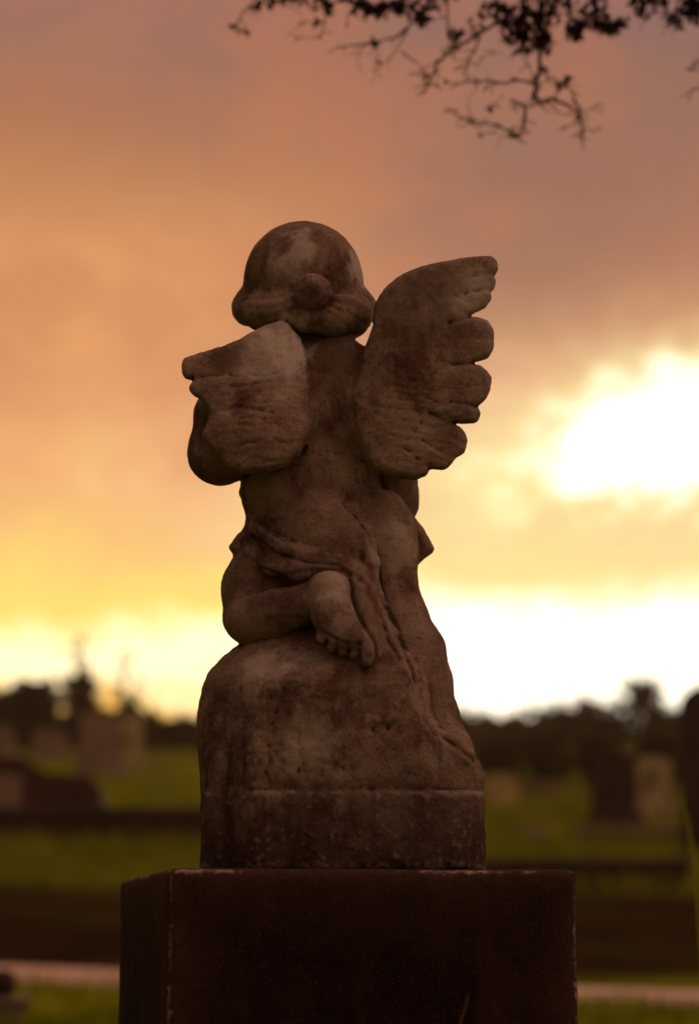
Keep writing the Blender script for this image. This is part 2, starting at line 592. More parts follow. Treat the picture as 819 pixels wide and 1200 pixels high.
    def wrinkle(X, Z, f, mask):
        w = fbm(X * 38, Z * 38, f * 1.0 + X * 0, 2)
        ph = (Z + .18 * f * X + .010 * w) / .0098
        amp = np.clip(fbm(X * 30 + 9, Z * 60, X * 0 + 3 * f, 2) * 1.4 + .25, 0, 1)
        return .0012 * amp * mask * (np.abs(np.sin(ph * math.pi)) ** .7 - .5)

    def rel_r(X, Z, d2):
        zt = rootr[2]
        mask = np.clip((zt + .055 - Z) / .06, 0, 1) * np.clip((X - .0) / .02, 0, 1) * np.clip((.19 - X) / .05, 0, 1)
        return r_lines(X, Z, d2) + wrinkle(X, Z, -1.0, mask) + .0012 * fbm(X * 45, Z * 45, X * 0 + 2.2, 2)

    def rel_l(X, Z, d2):
        zt = rootl[2]
        mask = np.clip((zt + .035 - Z) / .04, 0, 1) * np.clip((-.03 - X) / .02, 0, 1)
        return l_lines(X, Z, d2) + wrinkle(X, Z, 1.0, mask) * 1.25 + .0012 * fbm(X * 45, Z * 45, X * 0 + 6.1, 2)

    def dome(c, A, w):
        return lambda X, Z: -A * np.exp(-(((X - c[0]) ** 2 + (Z - c[2]) ** 2) / w ** 2))

    slab(G, wr, RW, -66, lambda X, Z: 10 + 8 * np.exp(-((X - .045) / .06) ** 2), slope=(-.10, .10), relief=rel_r, edge=.010, kk=.005,
         curve=lambda X, Z: -.012 * np.exp(-((X - .075) / .05) ** 2) + 1.1 * (X - .02) * np.clip(X - .06, 0, 1) * .0)
    slab(G, wl, LW, -80, lambda X, Z: 13 + 7 * np.exp(-((X + .07) / .05) ** 2), slope=(.16, .20), relief=rel_l, edge=.010, kk=.005,
         curve=dome(P(300, 500, -.08), .014, .055))

    # --- drapery: cloth round the hips with folds, two stiff corners and a hanging end
    ell(G, drape, 358, 624, -10, 68, 54, 66, .01)
    ell(G, drape, 340, 582, -8, 57, 50, 56, .012)
    ell(G, drape, 388, 640, -22, 52, 54, 56, .02)
    reg = [(280, 548), (340, 552), (392, 566), (414, 590), (430, 622), (440, 660), (444, 700), (442, 690), (410, 678), (372, 672), (330, 690), (296, 706), (262, 700), (255, 640)]
    ox, oz = outline(reg, -50)
    X2, Z2 = np.meshgrid(G.ax[0], G.ax[2], indexing='ij')
    d2 = poly2d(ox, oz, X2, Z2).astype(np.float32)
    drape[:] = smax(drape, d2[:, None, :], .010)
    fold = lambda pts, k=.014: chain(G, drape, pts, k)
    ell(G, drape, 352, 606, -14, 56, 50, 58, .014)
    ell(G, drape, 424, 716, -66, 24, 60, 46, .016, rot=0.12)
    ell(G, drape, 398, 640, -40, 42, 44, 40, .02)
    fold([(288, 566, -20, 6), (287, 578, -24, 6), (292, 590, -28, 6)], .004)
    fold([(292, 590, -24, 5), (297, 604, -30, 5), (304, 614, -36, 6)], .004)
    fold([(298, 618, -48, 6), (322, 640, -62, 7), (352, 652, -69, 8), (392, 660, -76, 9), (424, 676, -76, 8), (438, 690, -76, 7)])
    fold([(292, 646, -44, 7), (318, 664, -60, 8), (352, 671, -72, 8), (388, 668, -84, 9), (412, 674, -90, 8), (430, 690, -88, 8)])
    fold([(396, 576, -34, 5), (414, 597, -51, 7), (429, 624, -65, 8), (437, 660, -78, 8), (439, 700, -82, 9), (438, 735, -92, 9), (447, 764, -108, 10), (466, 788, -118, 8)], .005)
    fold([(417, 684, -92, 8), (424, 710, -100, 9), (434, 744, -110, 9), (441, 770, -120, 8)], .008)
    fold([(446, 712, -76, 7), (456, 744, -90, 9), (469, 776, -106, 10), (484, 800, -118, 8)], .016)
    slab(G, drape, [(305, 610), (290, 617), (277, 628), (267.5, 643), (277, 655), (300, 668), (330, 660)], -8, 18, slope=(.3, 0), edge=.010, kk=.008, k=.004)
    slab(G, drape, [(452, 580), (470, 592), (486, 606), (498, 620), (509.5, 643), (508, 648), (498, 655), (486, 667), (468, 690), (450, 650)], 4, 12, slope=(-.1, 0), edge=.012, kk=.010, k=.006)

    # --- rock
    RK = [(276, 756), (256, 772), (244, 788), (237.5, 806), (231.5, 833), (231, 867), (235.5, 935), (235.5, 1024), (564, 1024), (567, 1000), (566, 963), (566, 912), (560, 893), (545, 880), (514, 858), (505, 846), (500, 815), (492, 785), (474, 758), (440, 738), (405, 732), (360, 726), (316, 734), (290, 748)]
    ox, oz = outline(RK, -60)
    d2 = (poly2d(ox, oz, X2, Z2) + .010).astype(np.float32)

    def plane(u, v, y, n):
        p = P(u, v, y / 1000.0)
        n = np.array(n, float)
        n /= np.linalg.norm(n)
        X = G.ax[0][:, None, None]
        Y = G.ax[1][None, :, None]
        Z = G.ax[2][None, None, :]
        return ((X - p[0]) * n[0] + (Y - p[1]) * n[1] + (Z - p[2]) * n[2]).astype(np.float32)

    lump = .006 * fbm(X2 * 22, Z2 * 22, X2 * 0 + 4.4, 3)
    d3 = plane(400, 850, -138, (0, -1, .03)) + lump[:, None, :].astype(np.float32)
    d3 = smax(d3, plane(300, 850, -134, (-.66, -.75, .03)), .005)
    d3 = smax(d3, plane(385, 792, -134, (.05, -.66, .75)), .016)
    d3 = smax(d3, plane(295, 800, -120, (-.35, -.62, .70)), .012)
    d3 = smax(d3, plane(500, 900, -136, (.45, -.88, .12)), .022)
    d3 = smax(d3, plane(400, 850, 135, (0, 1, .1)), .02)
    rk = smax(d2[:, None, :], d3, .022) - .010
    # squared footing under the carved line
    ft = [(237, 926), (236, 1024), (566, 1024), (566.5, 926)]
    fx, fz = outline(ft, -60)
    f2 = (poly2d(fx, fz, X2, Z2) + .006).astype(np.float32)
    f3 = smax(plane(400, 850, -150, (0, -1, 0)), plane(300, 850, -149, (-.66, -.75, 0)), .01)
    f3 = smax(f3, plane(545, 900, -146, (.75, -.66, 0)), .01)
    f3 = smax(f3, plane(400, 850, 140, (0, 1, 0)), .01)
    fo = smax(f2[:, None, :], f3, .010) - .004
    zl = P(400, 925, -.14)[2]
    rk = smin(rk, fo, .004)
    del f3, fo, d3
    zz = G.ax[2][None, None, :]
    yy = G.ax[1][None, :, None]
    xx = G.ax[0][:, None, None]
    groove = .0015 * np.exp(-((zz - zl) / .0026) ** 2) * (xx > -.115)
    rk = rk + groove.astype(np.float32)
    rock[:] = np.minimum(rk, .06)
    rock[:] = smax(rock, (PLTOP - zz).astype(np.float32), .001)
    tot = body.copy()
    zk = np.clip((P(400, 405, -.06)[2] - G.ax[2]) / .06, 0, 1)[None, None, :].astype(np.float32)
    for f, k in ((wl, .008 + .022 * zk), (wr, .008 + .026 * zk), (hair, .003), (drape, .004), (rock, .006)):
        tot = smin(tot, f, k)
    gx, gz = outline([(438, 379), (428, 407), (423, 404), (414, 397.5), (428, 391)], -60)
    gp = P(427, 396, -.06)
    gs, X, Y, Z = G.win(gp - np.array([.02, .15, .05]), gp + np.array([.02, .25, .10]), 0)
    rd = ray(427, 396)
    X3, Y3, Z3 = np.broadcast_arrays(X, Y, Z)
    gap = poly2d(gx, gz, X3 - (Y3 + .06) * rd[0] / rd[1], Z3 - (Y3 + .06) * rd[2] / rd[1]).astype(np.float32)
    tot[gs] = smax(tot[gs], -gap, .003)
    tot[:, :, 0] = np.maximum(tot[:, :, 0], .001)
    V, Q, idx = surface_nets(tot, G.lo.astype(float), G.h)
    gid = np.argmin(np.stack([f[idx[:, 0], idx[:, 1], idx[:, 2]] + f[idx[:, 0] + 1, idx[:, 1] + 1, idx[:, 2] + 1] for f in fl], 1), 1)
    V = laplace(V, Q, 2, .5)
    N = vnormals(V, Q)
    rough = np.array([.55, .55, .8, .8, .6, 1.0])[gid]
    n1 = fbm(V[:, 0] * 55, V[:, 1] * 55, V[:, 2] * 55, 3)
    n2 = fbm(V[:, 0] * 190 + 5, V[:, 1] * 190, V[:, 2] * 190, 2)
    # chisel lines: (polyline in photo px, depth mm (minus = ridge), width mm, groups)
    def carve(pts, A, w, groups, ymax=-.02, yr=-.085):
        q = [P(u, v, yr)[[0, 2]] for u, v in pts]
        lo, hi = np.min(q, 0) - .02, np.max(q, 0) + .02
        sel = np.where((V[:, 0] > lo[0]) & (V[:, 0] < hi[0]) & (V[:, 2] > lo[1]) & (V[:, 2] < hi[1]) & (V[:, 1] < ymax) & np.isin(gid, groups))[0]
        d = seg2d(q, V[sel, 0], V[sel, 2])
        jit = .75 + .35 * vnoise(V[sel, 0] * 120, V[sel, 1] * 120, V[sel, 2] * 120)
        V[sel] -= N[sel] * (A / 1000 * jit * np.exp(-(d / (w / 1000)) ** 2))[:, None]
    B_, H_, W1, W2, D_, R_ = range(6)
    # cloth: edge against the bare hip, folds sweeping to it, hanging end
    carve([(402, 586), (416, 600), (430, 622), (440, 650), (446, 684), (447, 722), (455, 752), (468, 776)], 3.0, 2.6, [B_, D_])
    carve([(294, 622), (322, 645), (356, 657), (396, 664), (424, 680)], 2.6, 2.6, [D_])
    carve([(300, 612), (330, 636), (360, 646), (398, 652), (426, 668)], -1.8, 4, [D_])
    carve([(300, 600), (318, 620), (346, 632), (384, 640)], .9, 3.2, [D_])
    carve([(352, 600), (380, 612), (406, 632), (424, 656)], .8, 4.5, [D_])
    carve([(276, 640), (300, 660), (330, 672), (362, 668), (400, 670), (428, 686)], 2.2, 2.4, [D_])
    carve([(284, 664), (306, 678), (336, 682), (360, 674)], -1.4, 3.5, [D_])
    carve([(410, 676), (413, 706), (424, 734), (438, 756), (442, 778)], 2.6, 2.6, [B_, D_])
    carve([(446, 700), (460, 736), (474, 770), (488, 796)], 1.6, 2.6, [D_, B_])
    carve([(378, 741), (391, 751), (405, 756), (421, 757)], 2.2, 2.2, [B_], yr=-.13)
    for q in ([(383, 745), (382, 757)], [(395, 752), (394, 766)], [(408, 756), (408, 771)], [(421, 755), (422, 777)]):
        carve(q, 2.2, 2.0, [B_], yr=-.13)
    # spine, crease of the hip, shin crease
    carve([(392, 410), (390, 460), (394, 510), (402, 548)], 1.6, 9, [B_])
    carve([(446, 556), (462, 580), (476, 600)], 1.8, 3, [B_, W2])
    carve([(288, 692), (320, 688), (352, 684)], 1.4, 4, [B_, D_])
    carve([(486, 662), (466, 664), (446, 668)], .9, 4, [B_])
    carve([(449, 700), (462, 730), (477, 772), (491, 815), (497, 846), (508, 861), (530, 876), (553, 894)], 4.0, 3.0, [B_, D_, R_], ymax=.0)
    # hair: strands on the roll and cap
    for pts in ([(346, 350), (318, 356), (292, 352)], [(347, 358), (318, 367), (288, 366)], [(351, 366), (322, 378), (294, 378)], [(386, 349), (410, 352), (434, 356)], [(388, 357), (412, 364), (434, 372)], [(384, 364), (406, 377), (424, 388)], [(372, 368), (376, 380), (390, 390)], [(358, 368), (350, 380), (340, 388)]):
        carve(pts, .9, 2.6, [H_])
    carve([(283, 338), (310, 342), (344, 341)], 1.8, 3, [H_])
    carve([(388, 336), (408, 335), (428, 341)], 1.8, 3, [H_])
    for i in range(17):
        t = -1.0 + 2.0 * i / 16
        pts = [(356 + 66 * t * math.sin(f * 1.45), 264 + 74 * (1 - math.cos(f * 1.5)) + 3 * math.sin(5 * t + 3 * f)) for f in np.linspace(.12, 1.0, 7)]
        carve(pts, .45, 2.4, [H_], ymax=.01)
    # feathers of the whole wing: short cuts in from the notches, soft layer edge, quills
    for pts, A, w in (([(551, 370), (540, 375), (528, 377)], 2.4, 3), ([(556, 426), (544, 427), (528, 428)], 2.4, 3), ([(561, 478), (546, 475), (528, 473)], 2.0, 3), ([(533, 499), (520, 495), (504, 488)], 2.2, 3),
                      ([(531, 543), (514, 533), (494, 520)], 1.6, 2.8), ([(577, 341), (562, 339), (546, 343)], 1.6, 2.6), ([(582, 321), (566, 319), (550, 323)], 1.4, 2.6), ([(505, 554), (490, 543), (474, 530)], 1.4, 2.6),
                      ([(575, 453), (556, 455), (530, 452)], .9, 2.4), ([(578, 397), (556, 397), (534, 398)], .7, 2.4), ([(547, 522), (524, 514), (500, 503)], .9, 2.4),
                      ([(548, 304), (530, 322), (526, 360), (524, 400), (522, 450), (504, 486), (482, 512)], .9, 4), ([(436, 420), (432, 470), (436, 512), (452, 540)], 1.2, 5)):
        carve(pts, A, w, [W2], yr=-.075)
    for i in range(13):
        v0 = 446 + 8.2 * i + rng.uniform(-2, 2)
        u0 = 440 + 9 * abs(i - 5) * .4 + rng.uniform(0, 12)
        L = rng.uniform(40, 85)
        carve([(u0, v0), (u0 + L * .35, v0 + 5 + rng.uniform(-3, 3)), (u0 + L * .7, v0 + 9 + rng.uniform(-3, 3)), (u0 + L, v0 + 12)], rng.uniform(.5, 1.15), 2.1, [W2, B_], yr=-.075)
    # broken wing: long shallow feather ripples, rising to the right
    for pts, A, w in (([(224, 447), (244, 441), (270, 440)], 1.6, 2.6), ([(216, 424), (232, 428), (226, 446)], 1.4, 2.4), ([(252, 487), (284, 480), (320, 486)], 1.5, 3)):
        carve(pts, A, w, [W1], yr=-.09)
    for i in range(17):
        v0 = 446 + 6.6 * i + rng.uniform(-2.5, 2.5)
        u0 = 246 + rng.uniform(0, 34) + (10 if i > 11 else 0)
        L = rng.uniform(45, 85)
        carve([(u0, v0), (u0 + L * .25, v0 - 5 + rng.uniform(-3, 3)), (u0 + L * .5, v0 - 6 + rng.uniform(-3, 3)), (u0 + L * .75, v0 - 4 + rng.uniform(-3, 3)), (u0 + L, v0 - 9)], rng.uniform(.55, 1.3), 2.1, [W1, B_], yr=-.09)
    for u in (322, 334, 344):
        carve([(u, 380), (u + 2, 402), (u + 3, 430)], .9, 2.6, [W1], yr=-.085)
    # eroded, crumbling patches on the rock
    for u, v, su, sv, A in ((322, 835, 26, 55, .0016), (450, 852, 20, 16, .0018), (360, 905, 60, 18, .0012), (300, 900, 18, 40, .0010), (420, 985, 80, 20, .0008)):
        c = P(u, v, -.135)
        w = np.exp(-((V[:, 0] - c[0]) / (su / 1000)) ** 2 - ((V[:, 2] - c[2]) / (sv / 1000)) ** 2) * (gid == 5)
        V = V + N * (np.minimum(fbm(V[:, 0] * 160, V[:, 1] * 160, V[:, 2] * 110, 3), .2) * A * w)[:, None]
    ch = fbm(V[:, 0] * 90, V[:, 1] * 90, V[:, 2] * 14, 2) * (gid == 5) * (V[:, 2] < P(400, 800, -.13)[2])
    V = V + N * (ch * .0008)[:, None]
    V = V + N * ((.0011 * n1 + .00045 * n2) * rough)[:, None]
    N = vnormals(V, Q)
    org = np.array([0.0, 0.0, PLTOP])
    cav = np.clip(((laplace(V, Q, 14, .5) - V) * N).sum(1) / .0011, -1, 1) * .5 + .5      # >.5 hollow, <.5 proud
    root = empty('angel_statue', tuple(org))
    tag(root, 'weathered stone angel with one broken wing kneeling on a rock above the dark plinth', 'statue')
    fg = np.array([np.bincount(r, minlength=6).argmax() for r in gid[Q]])
    for g, nm in enumerate(names):
        q = Q[fg == g]
        used, inv = np.unique(q, return_inverse=True)
        me = quad_mesh(nm, V[used] - org, inv.reshape(q.shape))
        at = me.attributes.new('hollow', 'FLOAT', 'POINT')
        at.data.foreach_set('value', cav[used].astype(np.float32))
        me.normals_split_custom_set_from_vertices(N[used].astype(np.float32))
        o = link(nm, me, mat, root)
        if g == 2:
            o['label'] = 'broken left wing stump with a pale rubbed top, part of it painted-in light'
        if g == 3:
            o['label'] = 'whole raised right wing with lobed feather tips'
    return root


def build_plinth(mat):
    h = 0.004
    th = math.radians(9.5)
    Wd, Dp, top = .452, .66, PLTOP - .0004
    z0 = .10
    G = Grid((-.016, -.016, z0 - .012), (Wd + .016, Dp + .016, top + .014), h)
    X = G.ax[0][:, None, None]
    Y = G.ax[1][None, :, None]
    Z = G.ax[2][None, None, :]
    d = smax(smax(-X, X - Wd, .004), smax(-Y, Y - Dp, .004), .012)
    d = smax(d, smax(Z - top, z0 - Z, .004), .009).astype(np.float32)
    # chipped arrises
    for _ in range(70):
        r = rng.uniform(.003, .008)
        e = rng.integers(0, 4)
        if e == 0:
            c = (rng.uniform(0, Wd), -.002, top + .003)
        elif e == 1:
            c = (Wd + .002, -.003, rng.uniform(.6, top))
        elif e == 2:
            c = (-.002, -.003, rng.uniform(.6, top))
        else:
            c = (-.002, rng.uniform(0, Dp), top + .003)
        sl, x, y, z = G.win(np.array(c) - r, np.array(c) + r)
        dd = np.sqrt((x - c[0]) ** 2 + (y - c[1]) ** 2 + (z - c[2]) ** 2) - r
        d[sl] = smax(d[sl], -dd.astype(np.float32), .003)
    V, Q, idx = surface_nets(d, G.lo.astype(float), h)
    V = laplace(V, Q, 1, .4)
    N = vnormals(V, Q)
    n = fbm(V[:, 0] * 14, V[:, 1] * 14, V[:, 2] * 14, 3) * .0012 + fbm(V[:, 0] * 80, V[:, 1] * 80, V[:, 2] * 80, 2) * .0005
    flat = np.clip((top - .004 - V[:, 2]) / .01, 0, 1) * .8 + .2
    V = V + N * (n * flat)[:, None]
    c = np.array([Wd / 2, Dp / 2, 0])
    fl = P(197, 1019, -.232)
    ca, sa = math.cos(th), math.sin(th)
    org = np.array([fl[0] + c[0] * ca - c[1] * sa, -.232 + c[0] * sa + c[1] * ca, 0])
    root = empty('plinth', tuple(org), th)
    tag(root, 'tall dark stone plinth with worn pale edges carrying the kneeling angel', 'plinth')
    ed = np.sort(np.stack([np.abs(V[:, 0]), np.abs(V[:, 0] - Wd), np.abs(V[:, 1]), np.abs(V[:, 1] - Dp), np.abs(V[:, 2] - top)], 1), 1)[:, 1]
    me = quad_mesh('shaft', V - c, Q)
    at = me.attributes.new('wear', 'FLOAT', 'POINT')
    at.data.foreach_set('value', np.exp(-(ed / .009) ** 1.3).astype(np.float32))
    at = me.attributes.new('rubbed', 'FLOAT', 'POINT')
    at.data.foreach_set('value', np.exp(-ed / .035).astype(np.float32))
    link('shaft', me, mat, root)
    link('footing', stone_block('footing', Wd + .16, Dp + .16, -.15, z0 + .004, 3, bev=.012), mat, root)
    return root


def stone_block(name, Wd, Dp, z0, z1, seed=0, bev=.007):
    bm = bmesh.new()
    bmesh.ops.create_cube(bm, size=1.0)
    for v in bm.verts:
        v.co = Vector((v.co.x * Wd, v.co.y * Dp, (v.co.z + .5) * (z1 - z0) + z0))
    bmesh.ops.bevel(bm, geom=list(bm.edges), offset=bev, segments=3, profile=.6, affect='EDGES')
    me = bpy.data.meshes.new(name)
    bm.to_mesh(me)
    bm.free()
    return me


# ------------------------------------------------------------------ terrain
PROF = np.array([(-400, -.932), (4.5, -.932), (7, -.62), (10, -.34), (12, -.305), (14, -.225), (18, .05), (22, .38), (26, .86), (30, 1.28), (36, 1.92), (44, 2.67), (55, 3.75), (70, 5.0), (90, 6.2), (130, 6.9), (500, 4.0)])


def zprof(d):
    # smooth the profile a little
    r = 0
    for o, w in ((-1.0, .2), (-.4, .3), (.4, .3), (1.0, .2)):
        r = r + w * np.interp(d + o, PROF[:, 0], PROF[:, 1])
    return r


def ground_z(x, y):
    x = np.asarray(x, float)
    y = np.asarray(y, float)
    d = y - CAMY
    r = EYE + zprof(d)
    amp = np.clip((d - 9) / 20, 0, 1)
    return r + amp * .10 * (np.sin(x * .31 + y * .17) * .6 + np.sin(x * .13 - y * .23 + 1.3) * .7) * np.clip(np.abs(x) / 6, 0, 1)


def on_ground(u, v):
    """ground point seen at photo position u, v"""
    d = ray(u, v)
    t = 5.0
    o = np.array([0, CAMY, EYE])
    while t < 160:
        p = o + d * t
        if p[2] < ground_z(p[0], p[1]):
            lo, hi = t - .25, t
            for _ in range(20):
                m = (lo + hi) / 2
                q = o + d * m
                if q[2] < ground_z(q[0], q[1]):
                    hi = m
                else:
                    lo = m
            return o + d * hi
        t += .25
    return None


def at_depth(u, v, depth):
    return P(u, v, CAMY + depth)


# ------------------------------------------------------------------ world
def build_world(sun_az, sun_el):
    w = bpy.data.worlds.new('World')
    scene.world = w
    w.use_nodes = True
    k = NT(w.node_tree)
    tc = k.n('ShaderNodeTexCoord').outputs['Generated']
    nv = k.n('ShaderNodeVectorMath', operation='NORMALIZE')
    k.put(nv.inputs[0], tc)
    d = nv.outputs[0]
    sp = k.n('ShaderNodeSeparateXYZ', inp={0: d})
    x, y, z = sp.outputs
    DEG = 57.29578
    U = k.m('MULTIPLY', k.m('ARCTAN2', x, y), DEG)        # azimuth, degrees, 0 = due west
    V = k.m('MULTIPLY', k.m('ARCSINE', z), DEG)           # elevation, degrees
    # cloud turbulence in degrees
    big = k.m('SUBTRACT', k.noise(k.scale(d, (1, 1, 1.6), (3.1, 0, 0)), 9, 6, 0.55, .3), .5)
    mid = k.m('SUBTRACT', k.noise(k.scale(d, (1, 1, 1.5), (7.7, 2, 1)), 26, 6, 0.6, .2), .5)
    fine = k.m('SUBTRACT', k.noise(k.scale(d, (1, 1, 1.4), (1.7, 5, 3)), 60, 6, 0.6), .5)

    def gauss(cu, cv, su, sv, rot=0.0, wob=1.0):
        du = k.m('ADD', k.m('SUBTRACT', U, cu), k.m('MULTIPLY', mid, 3.0 * wob))
        dv = k.m('ADD', k.m('SUBTRACT', V, cv), k.m('MULTIPLY', fine, 2.4 * wob))
        c, s = math.cos(rot), math.sin(rot)
        a = k.m('DIVIDE', k.m('ADD', k.m('MULTIPLY', du, c), k.m('MULTIPLY', dv, s)), su)
        b = k.m('DIVIDE', k.m('SUBTRACT', k.m('MULTIPLY', dv, c), k.m('MULTIPLY', du, s)), sv)
        return k.m('EXPONENT', k.m('MULTIPLY', k.m('ADD', k.m('MULTIPLY', a, a), k.m('MULTIPLY', b, b)), -1.0))

    Vw = k.m('ADD', V, k.m('ADD', k.m('MULTIPLY', big, 3.2), k.m('MULTIPLY', mid, 1.5)))

    def col(r, g=None, b=None, s=1.0):
        c = s2l((r, g, b))
        return tuple(q * s for q in c)

    e = lambda py: (9.3 + (600 - py) / 52.4)
    lo, hi = 2.0, 24.0
    t = k.m('DIVIDE', k.m('SUBTRACT', Vw, lo), hi - lo, clamp=True)
    st = lambda py: (e(py) - lo) / (hi - lo)
    left = k.ramp(t, [(st(860), col(250, 160, 50)), (st(800), col(255, 205, 85)), (st(720), col(254, 208, 118)), (st(620), col(252, 192, 122)), (st(520), col(247, 176, 114)), (st(430), col(226, 156, 102)),
                      (st(300), col(224, 152, 98)), (st(200), col(196, 132, 88)), (st(110), col(174, 116, 84)), (st(20), col(160, 112, 94))])
    right = k.ramp(t, [(st(840), col(255, 236, 180)), (st(720), col(255, 245, 160)), (st(660), col(252, 228, 150)), (st(600), col(250, 216, 158)), (st(540), col(244, 196, 150)), (st(450), col(240, 180, 142)),
                       (st(370), col(204, 148, 112)), (st(300), col(180, 126, 94)), (st(200), col(158, 110, 88)), (st(90), col(148, 105, 90)), (st(10), col(142, 102, 95))])
    side = k.ss(k.m('ADD', U, k.m('MULTIPLY', big, 7.0)), -6.5, 3.5)
    c = k.mix(side, left, right)
    # thicker dull cloud body crossing top right and upper left
    c = k.mix(k.m('MULTIPLY', gauss(5.2, 15.8, 5.5, 1.9, .32), .7), c, col(154, 106, 88))
    c = k.mix(k.m('MULTIPLY', gauss(-4.8, 13.9, 3.6, 1.7, .3), .5), c, col(240, 164, 100))
    # mottling of the lit underside
    mot = k.ss(k.m('ADD', big, k.m('MULTIPLY', mid, .8)), -.14, .14)
    c = k.mix(k.m('MULTIPLY', k.m('MULTIPLY', k.m('SUBTRACT', 1.0, mot), k.ss(V, 7.5, 11.0)), .36), c, col(186, 112, 80))
    c = k.mix(k.m('MULTIPLY', k.m('MULTIPLY', k.ss(mid, .02, .2), k.ss(V, 12.5, 9.5)), .3), c, col(255, 224, 140, s=1.05))
    c = k.mix(k.m('MULTIPLY', gauss(-7.4, 7.6, 2.2, 1.3, .2), .6), c, col(255, 226, 112, s=1.08))
    # white openings: strip along the skyline and the ragged rift on the right
    vis_r = k.ss(k.m('ADD', U, k.m('MULTIPLY', mid, 2.0)), -1.5, 2.5)
    Vb = k.m('ADD', V, k.m('ADD', k.m('MULTIPLY', mid, 1.6), k.m('MULTIPLY', fine, .8)))
    strip_r = k.m('MULTIPLY', k.ss(Vb, 8.0, 6.7), vis_r)
    tilt = k.m('SUBTRACT', Vb, k.m('MULTIPLY', U, .10))
    strip_l = k.m('MULTIPLY', k.ss(tilt, 7.75, 6.7), k.m('SUBTRACT', 1.0, vis_r))
    rift = k.m('ADD', gauss(5.2, 10.9, 2.7, 1.35, .48), gauss(8.6, 11.5, 2.8, 1.25, .5))
    rift = k.m('ADD', rift, k.m('MULTIPLY', gauss(7.6, 9.9, 1.4, .8, -.3), .55))
    rift = k.m('ADD', rift, k.m('MULTIPLY', gauss(3.4, 9.4, 1.0, .6, 0, 0), -.12))
    rift = k.m('ADD', rift, k.m('MULTIPLY', k.m('MULTIPLY', k.m('ADD', mid, fine), .85), k.ss(rift, .05, .5)))
    halo = k.ss(rift, .03, .85)
    core = k.ss(rift, .38, 1.05)
    c = k.mix(k.m('MULTIPLY', gauss(4.6, 10.3, 3.6, 1.9, .3), .6), c, col(255, 228, 150))
    c = k.mix(k.m('MULTIPLY', gauss(3.6, 9.9, 1.5, .6, .2), .6), c, col(255, 244, 172, s=1.05))
    c = k.mix(k.m('MULTIPLY', halo, .85), c, col(255, 240, 165, s=1.05))
    c = k.mix(core, c, (1.7, 1.55, 1.25))
    c = k.mix(k.m('MULTIPLY', k.m('MULTIPLY', k.ss(tilt, 8.8, 7.3), k.m('SUBTRACT', 1.0, vis_r)), .8), c, col(255, 228, 112, s=1.06))
    c = k.mix(strip_r, c, (1.75, 1.6, 1.25))
    c = k.mix(k.m('MULTIPLY', strip_l, .95), c, (1.7, 1.36, .78))
    c = k.mix(k.m('MULTIPLY', k.m('MULTIPLY', k.ss(k.m('ADD', Vb, k.m('MULTIPLY', mid, 1.5)), 6.0, 4.9), k.m('SUBTRACT', 1.0, vis_r)), .92), c, col(255, 186, 52, s=1.1))
    # away from the afterglow the cloud deck goes dull: rosy grey overhead and dim behind
    front = k.ss(y, .25, .95)
    over = k.ss(V, 21.0, 60.0)
    east = k.mix(k.ss(V, 0.0, 70.0), EAST_LOW, EAST_HIGH)
    east = k.mix(k.ss(x, -.9, .9), k.mix(1.0, east, (.28, .28, .28), 'MULTIPLY'), k.mix(1.0, east, (1.75, 1.72, 1.7), 'MULTIPLY'))
    c = k.mix(k.m('MULTIPLY', front, k.m('SUBTRACT', 1.0, over)), east, c)
    c = k.mix(k.ss(V, -.5, -6.0), c, (.02, .015, .012))
    sky = k.n('ShaderNodeTexSky')
    sky.sky_type = 'NISHITA'
    sky.sun_disc = False
    sky.sun_elevation = sun_el
    sky.sun_rotation = sun_az
    b1 = k.n('ShaderNodeBackground')
    k.put(b1.inputs[0], sky.outputs[0])
    b1.inputs[1].default_value = .05
    b2 = k.n('ShaderNodeBackground')
    k.put(b2.inputs[0], c)
    b2.inputs[1].default_value = 1.0
    mx = k.n('ShaderNodeMixShader')
    mx.inputs[0].default_value = .97
    k.t.links.new(b1.outputs[0], mx.inputs[1])
    k.t.links.new(b2.outputs[0], mx.inputs[2])
    o = k.n('ShaderNodeOutputWorld')
    k.t.links.new(mx.outputs[0], o.inputs[0])


EAST_LOW = (.185, .094, .064)
EAST_HIGH = (.70, .385, .28)
SUN_AZ, SUN_EL = math.radians(7.0), math.radians(8.5)
build_world(SUN_AZ, SUN_EL)
sl = bpy.data.lights.new('sun', 'SUN')
sl.energy = 1.1
sl.angle = math.radians(14)
sl.color = (1.0, .62, .30)
so = bpy.data.objects.new('sun', sl)
COL.objects.link(so)
sdir = Vector((math.sin(SUN_AZ) * math.cos(SUN_EL), math.cos(SUN_AZ) * math.cos(SUN_EL), math.sin(SUN_EL)))
so.rotation_euler = sdir.to_track_quat('Z', 'Y').to_euler()
so.location = (0, 0, 20)

cam = bpy.data.cameras.new('camera')
cam.sensor_fit = 'VERTICAL'
cam.sensor_height = 36.0
cam.lens = 90.0
cam.clip_end = 3000
cam.clip_start = .05
cam.dof.use_dof = True
cam.dof.focus_distance = 2.93
cam.dof.aperture_fstop = .090 / .023
co = bpy.data.objects.new('camera', cam)
COL.objects.link(co)
co.location = (0, CAMY, EYE)
co.rotation_euler = (math.pi / 2 + PITCH, 0, 0)
scene.camera = co
vs = scene.view_settings
vs.view_transform = 'Standard'
vs.look = 'None'
vs.exposure = 0
vs.gamma = 1
scene.cycles.use_denoising = True
scene.cycles.max_bounces = 6
scene.cycles.sample_clamp_indirect = 4

# ------------------------------------------------------------------ build
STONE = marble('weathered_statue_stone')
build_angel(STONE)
build_plinth(dark_plinth_mat())

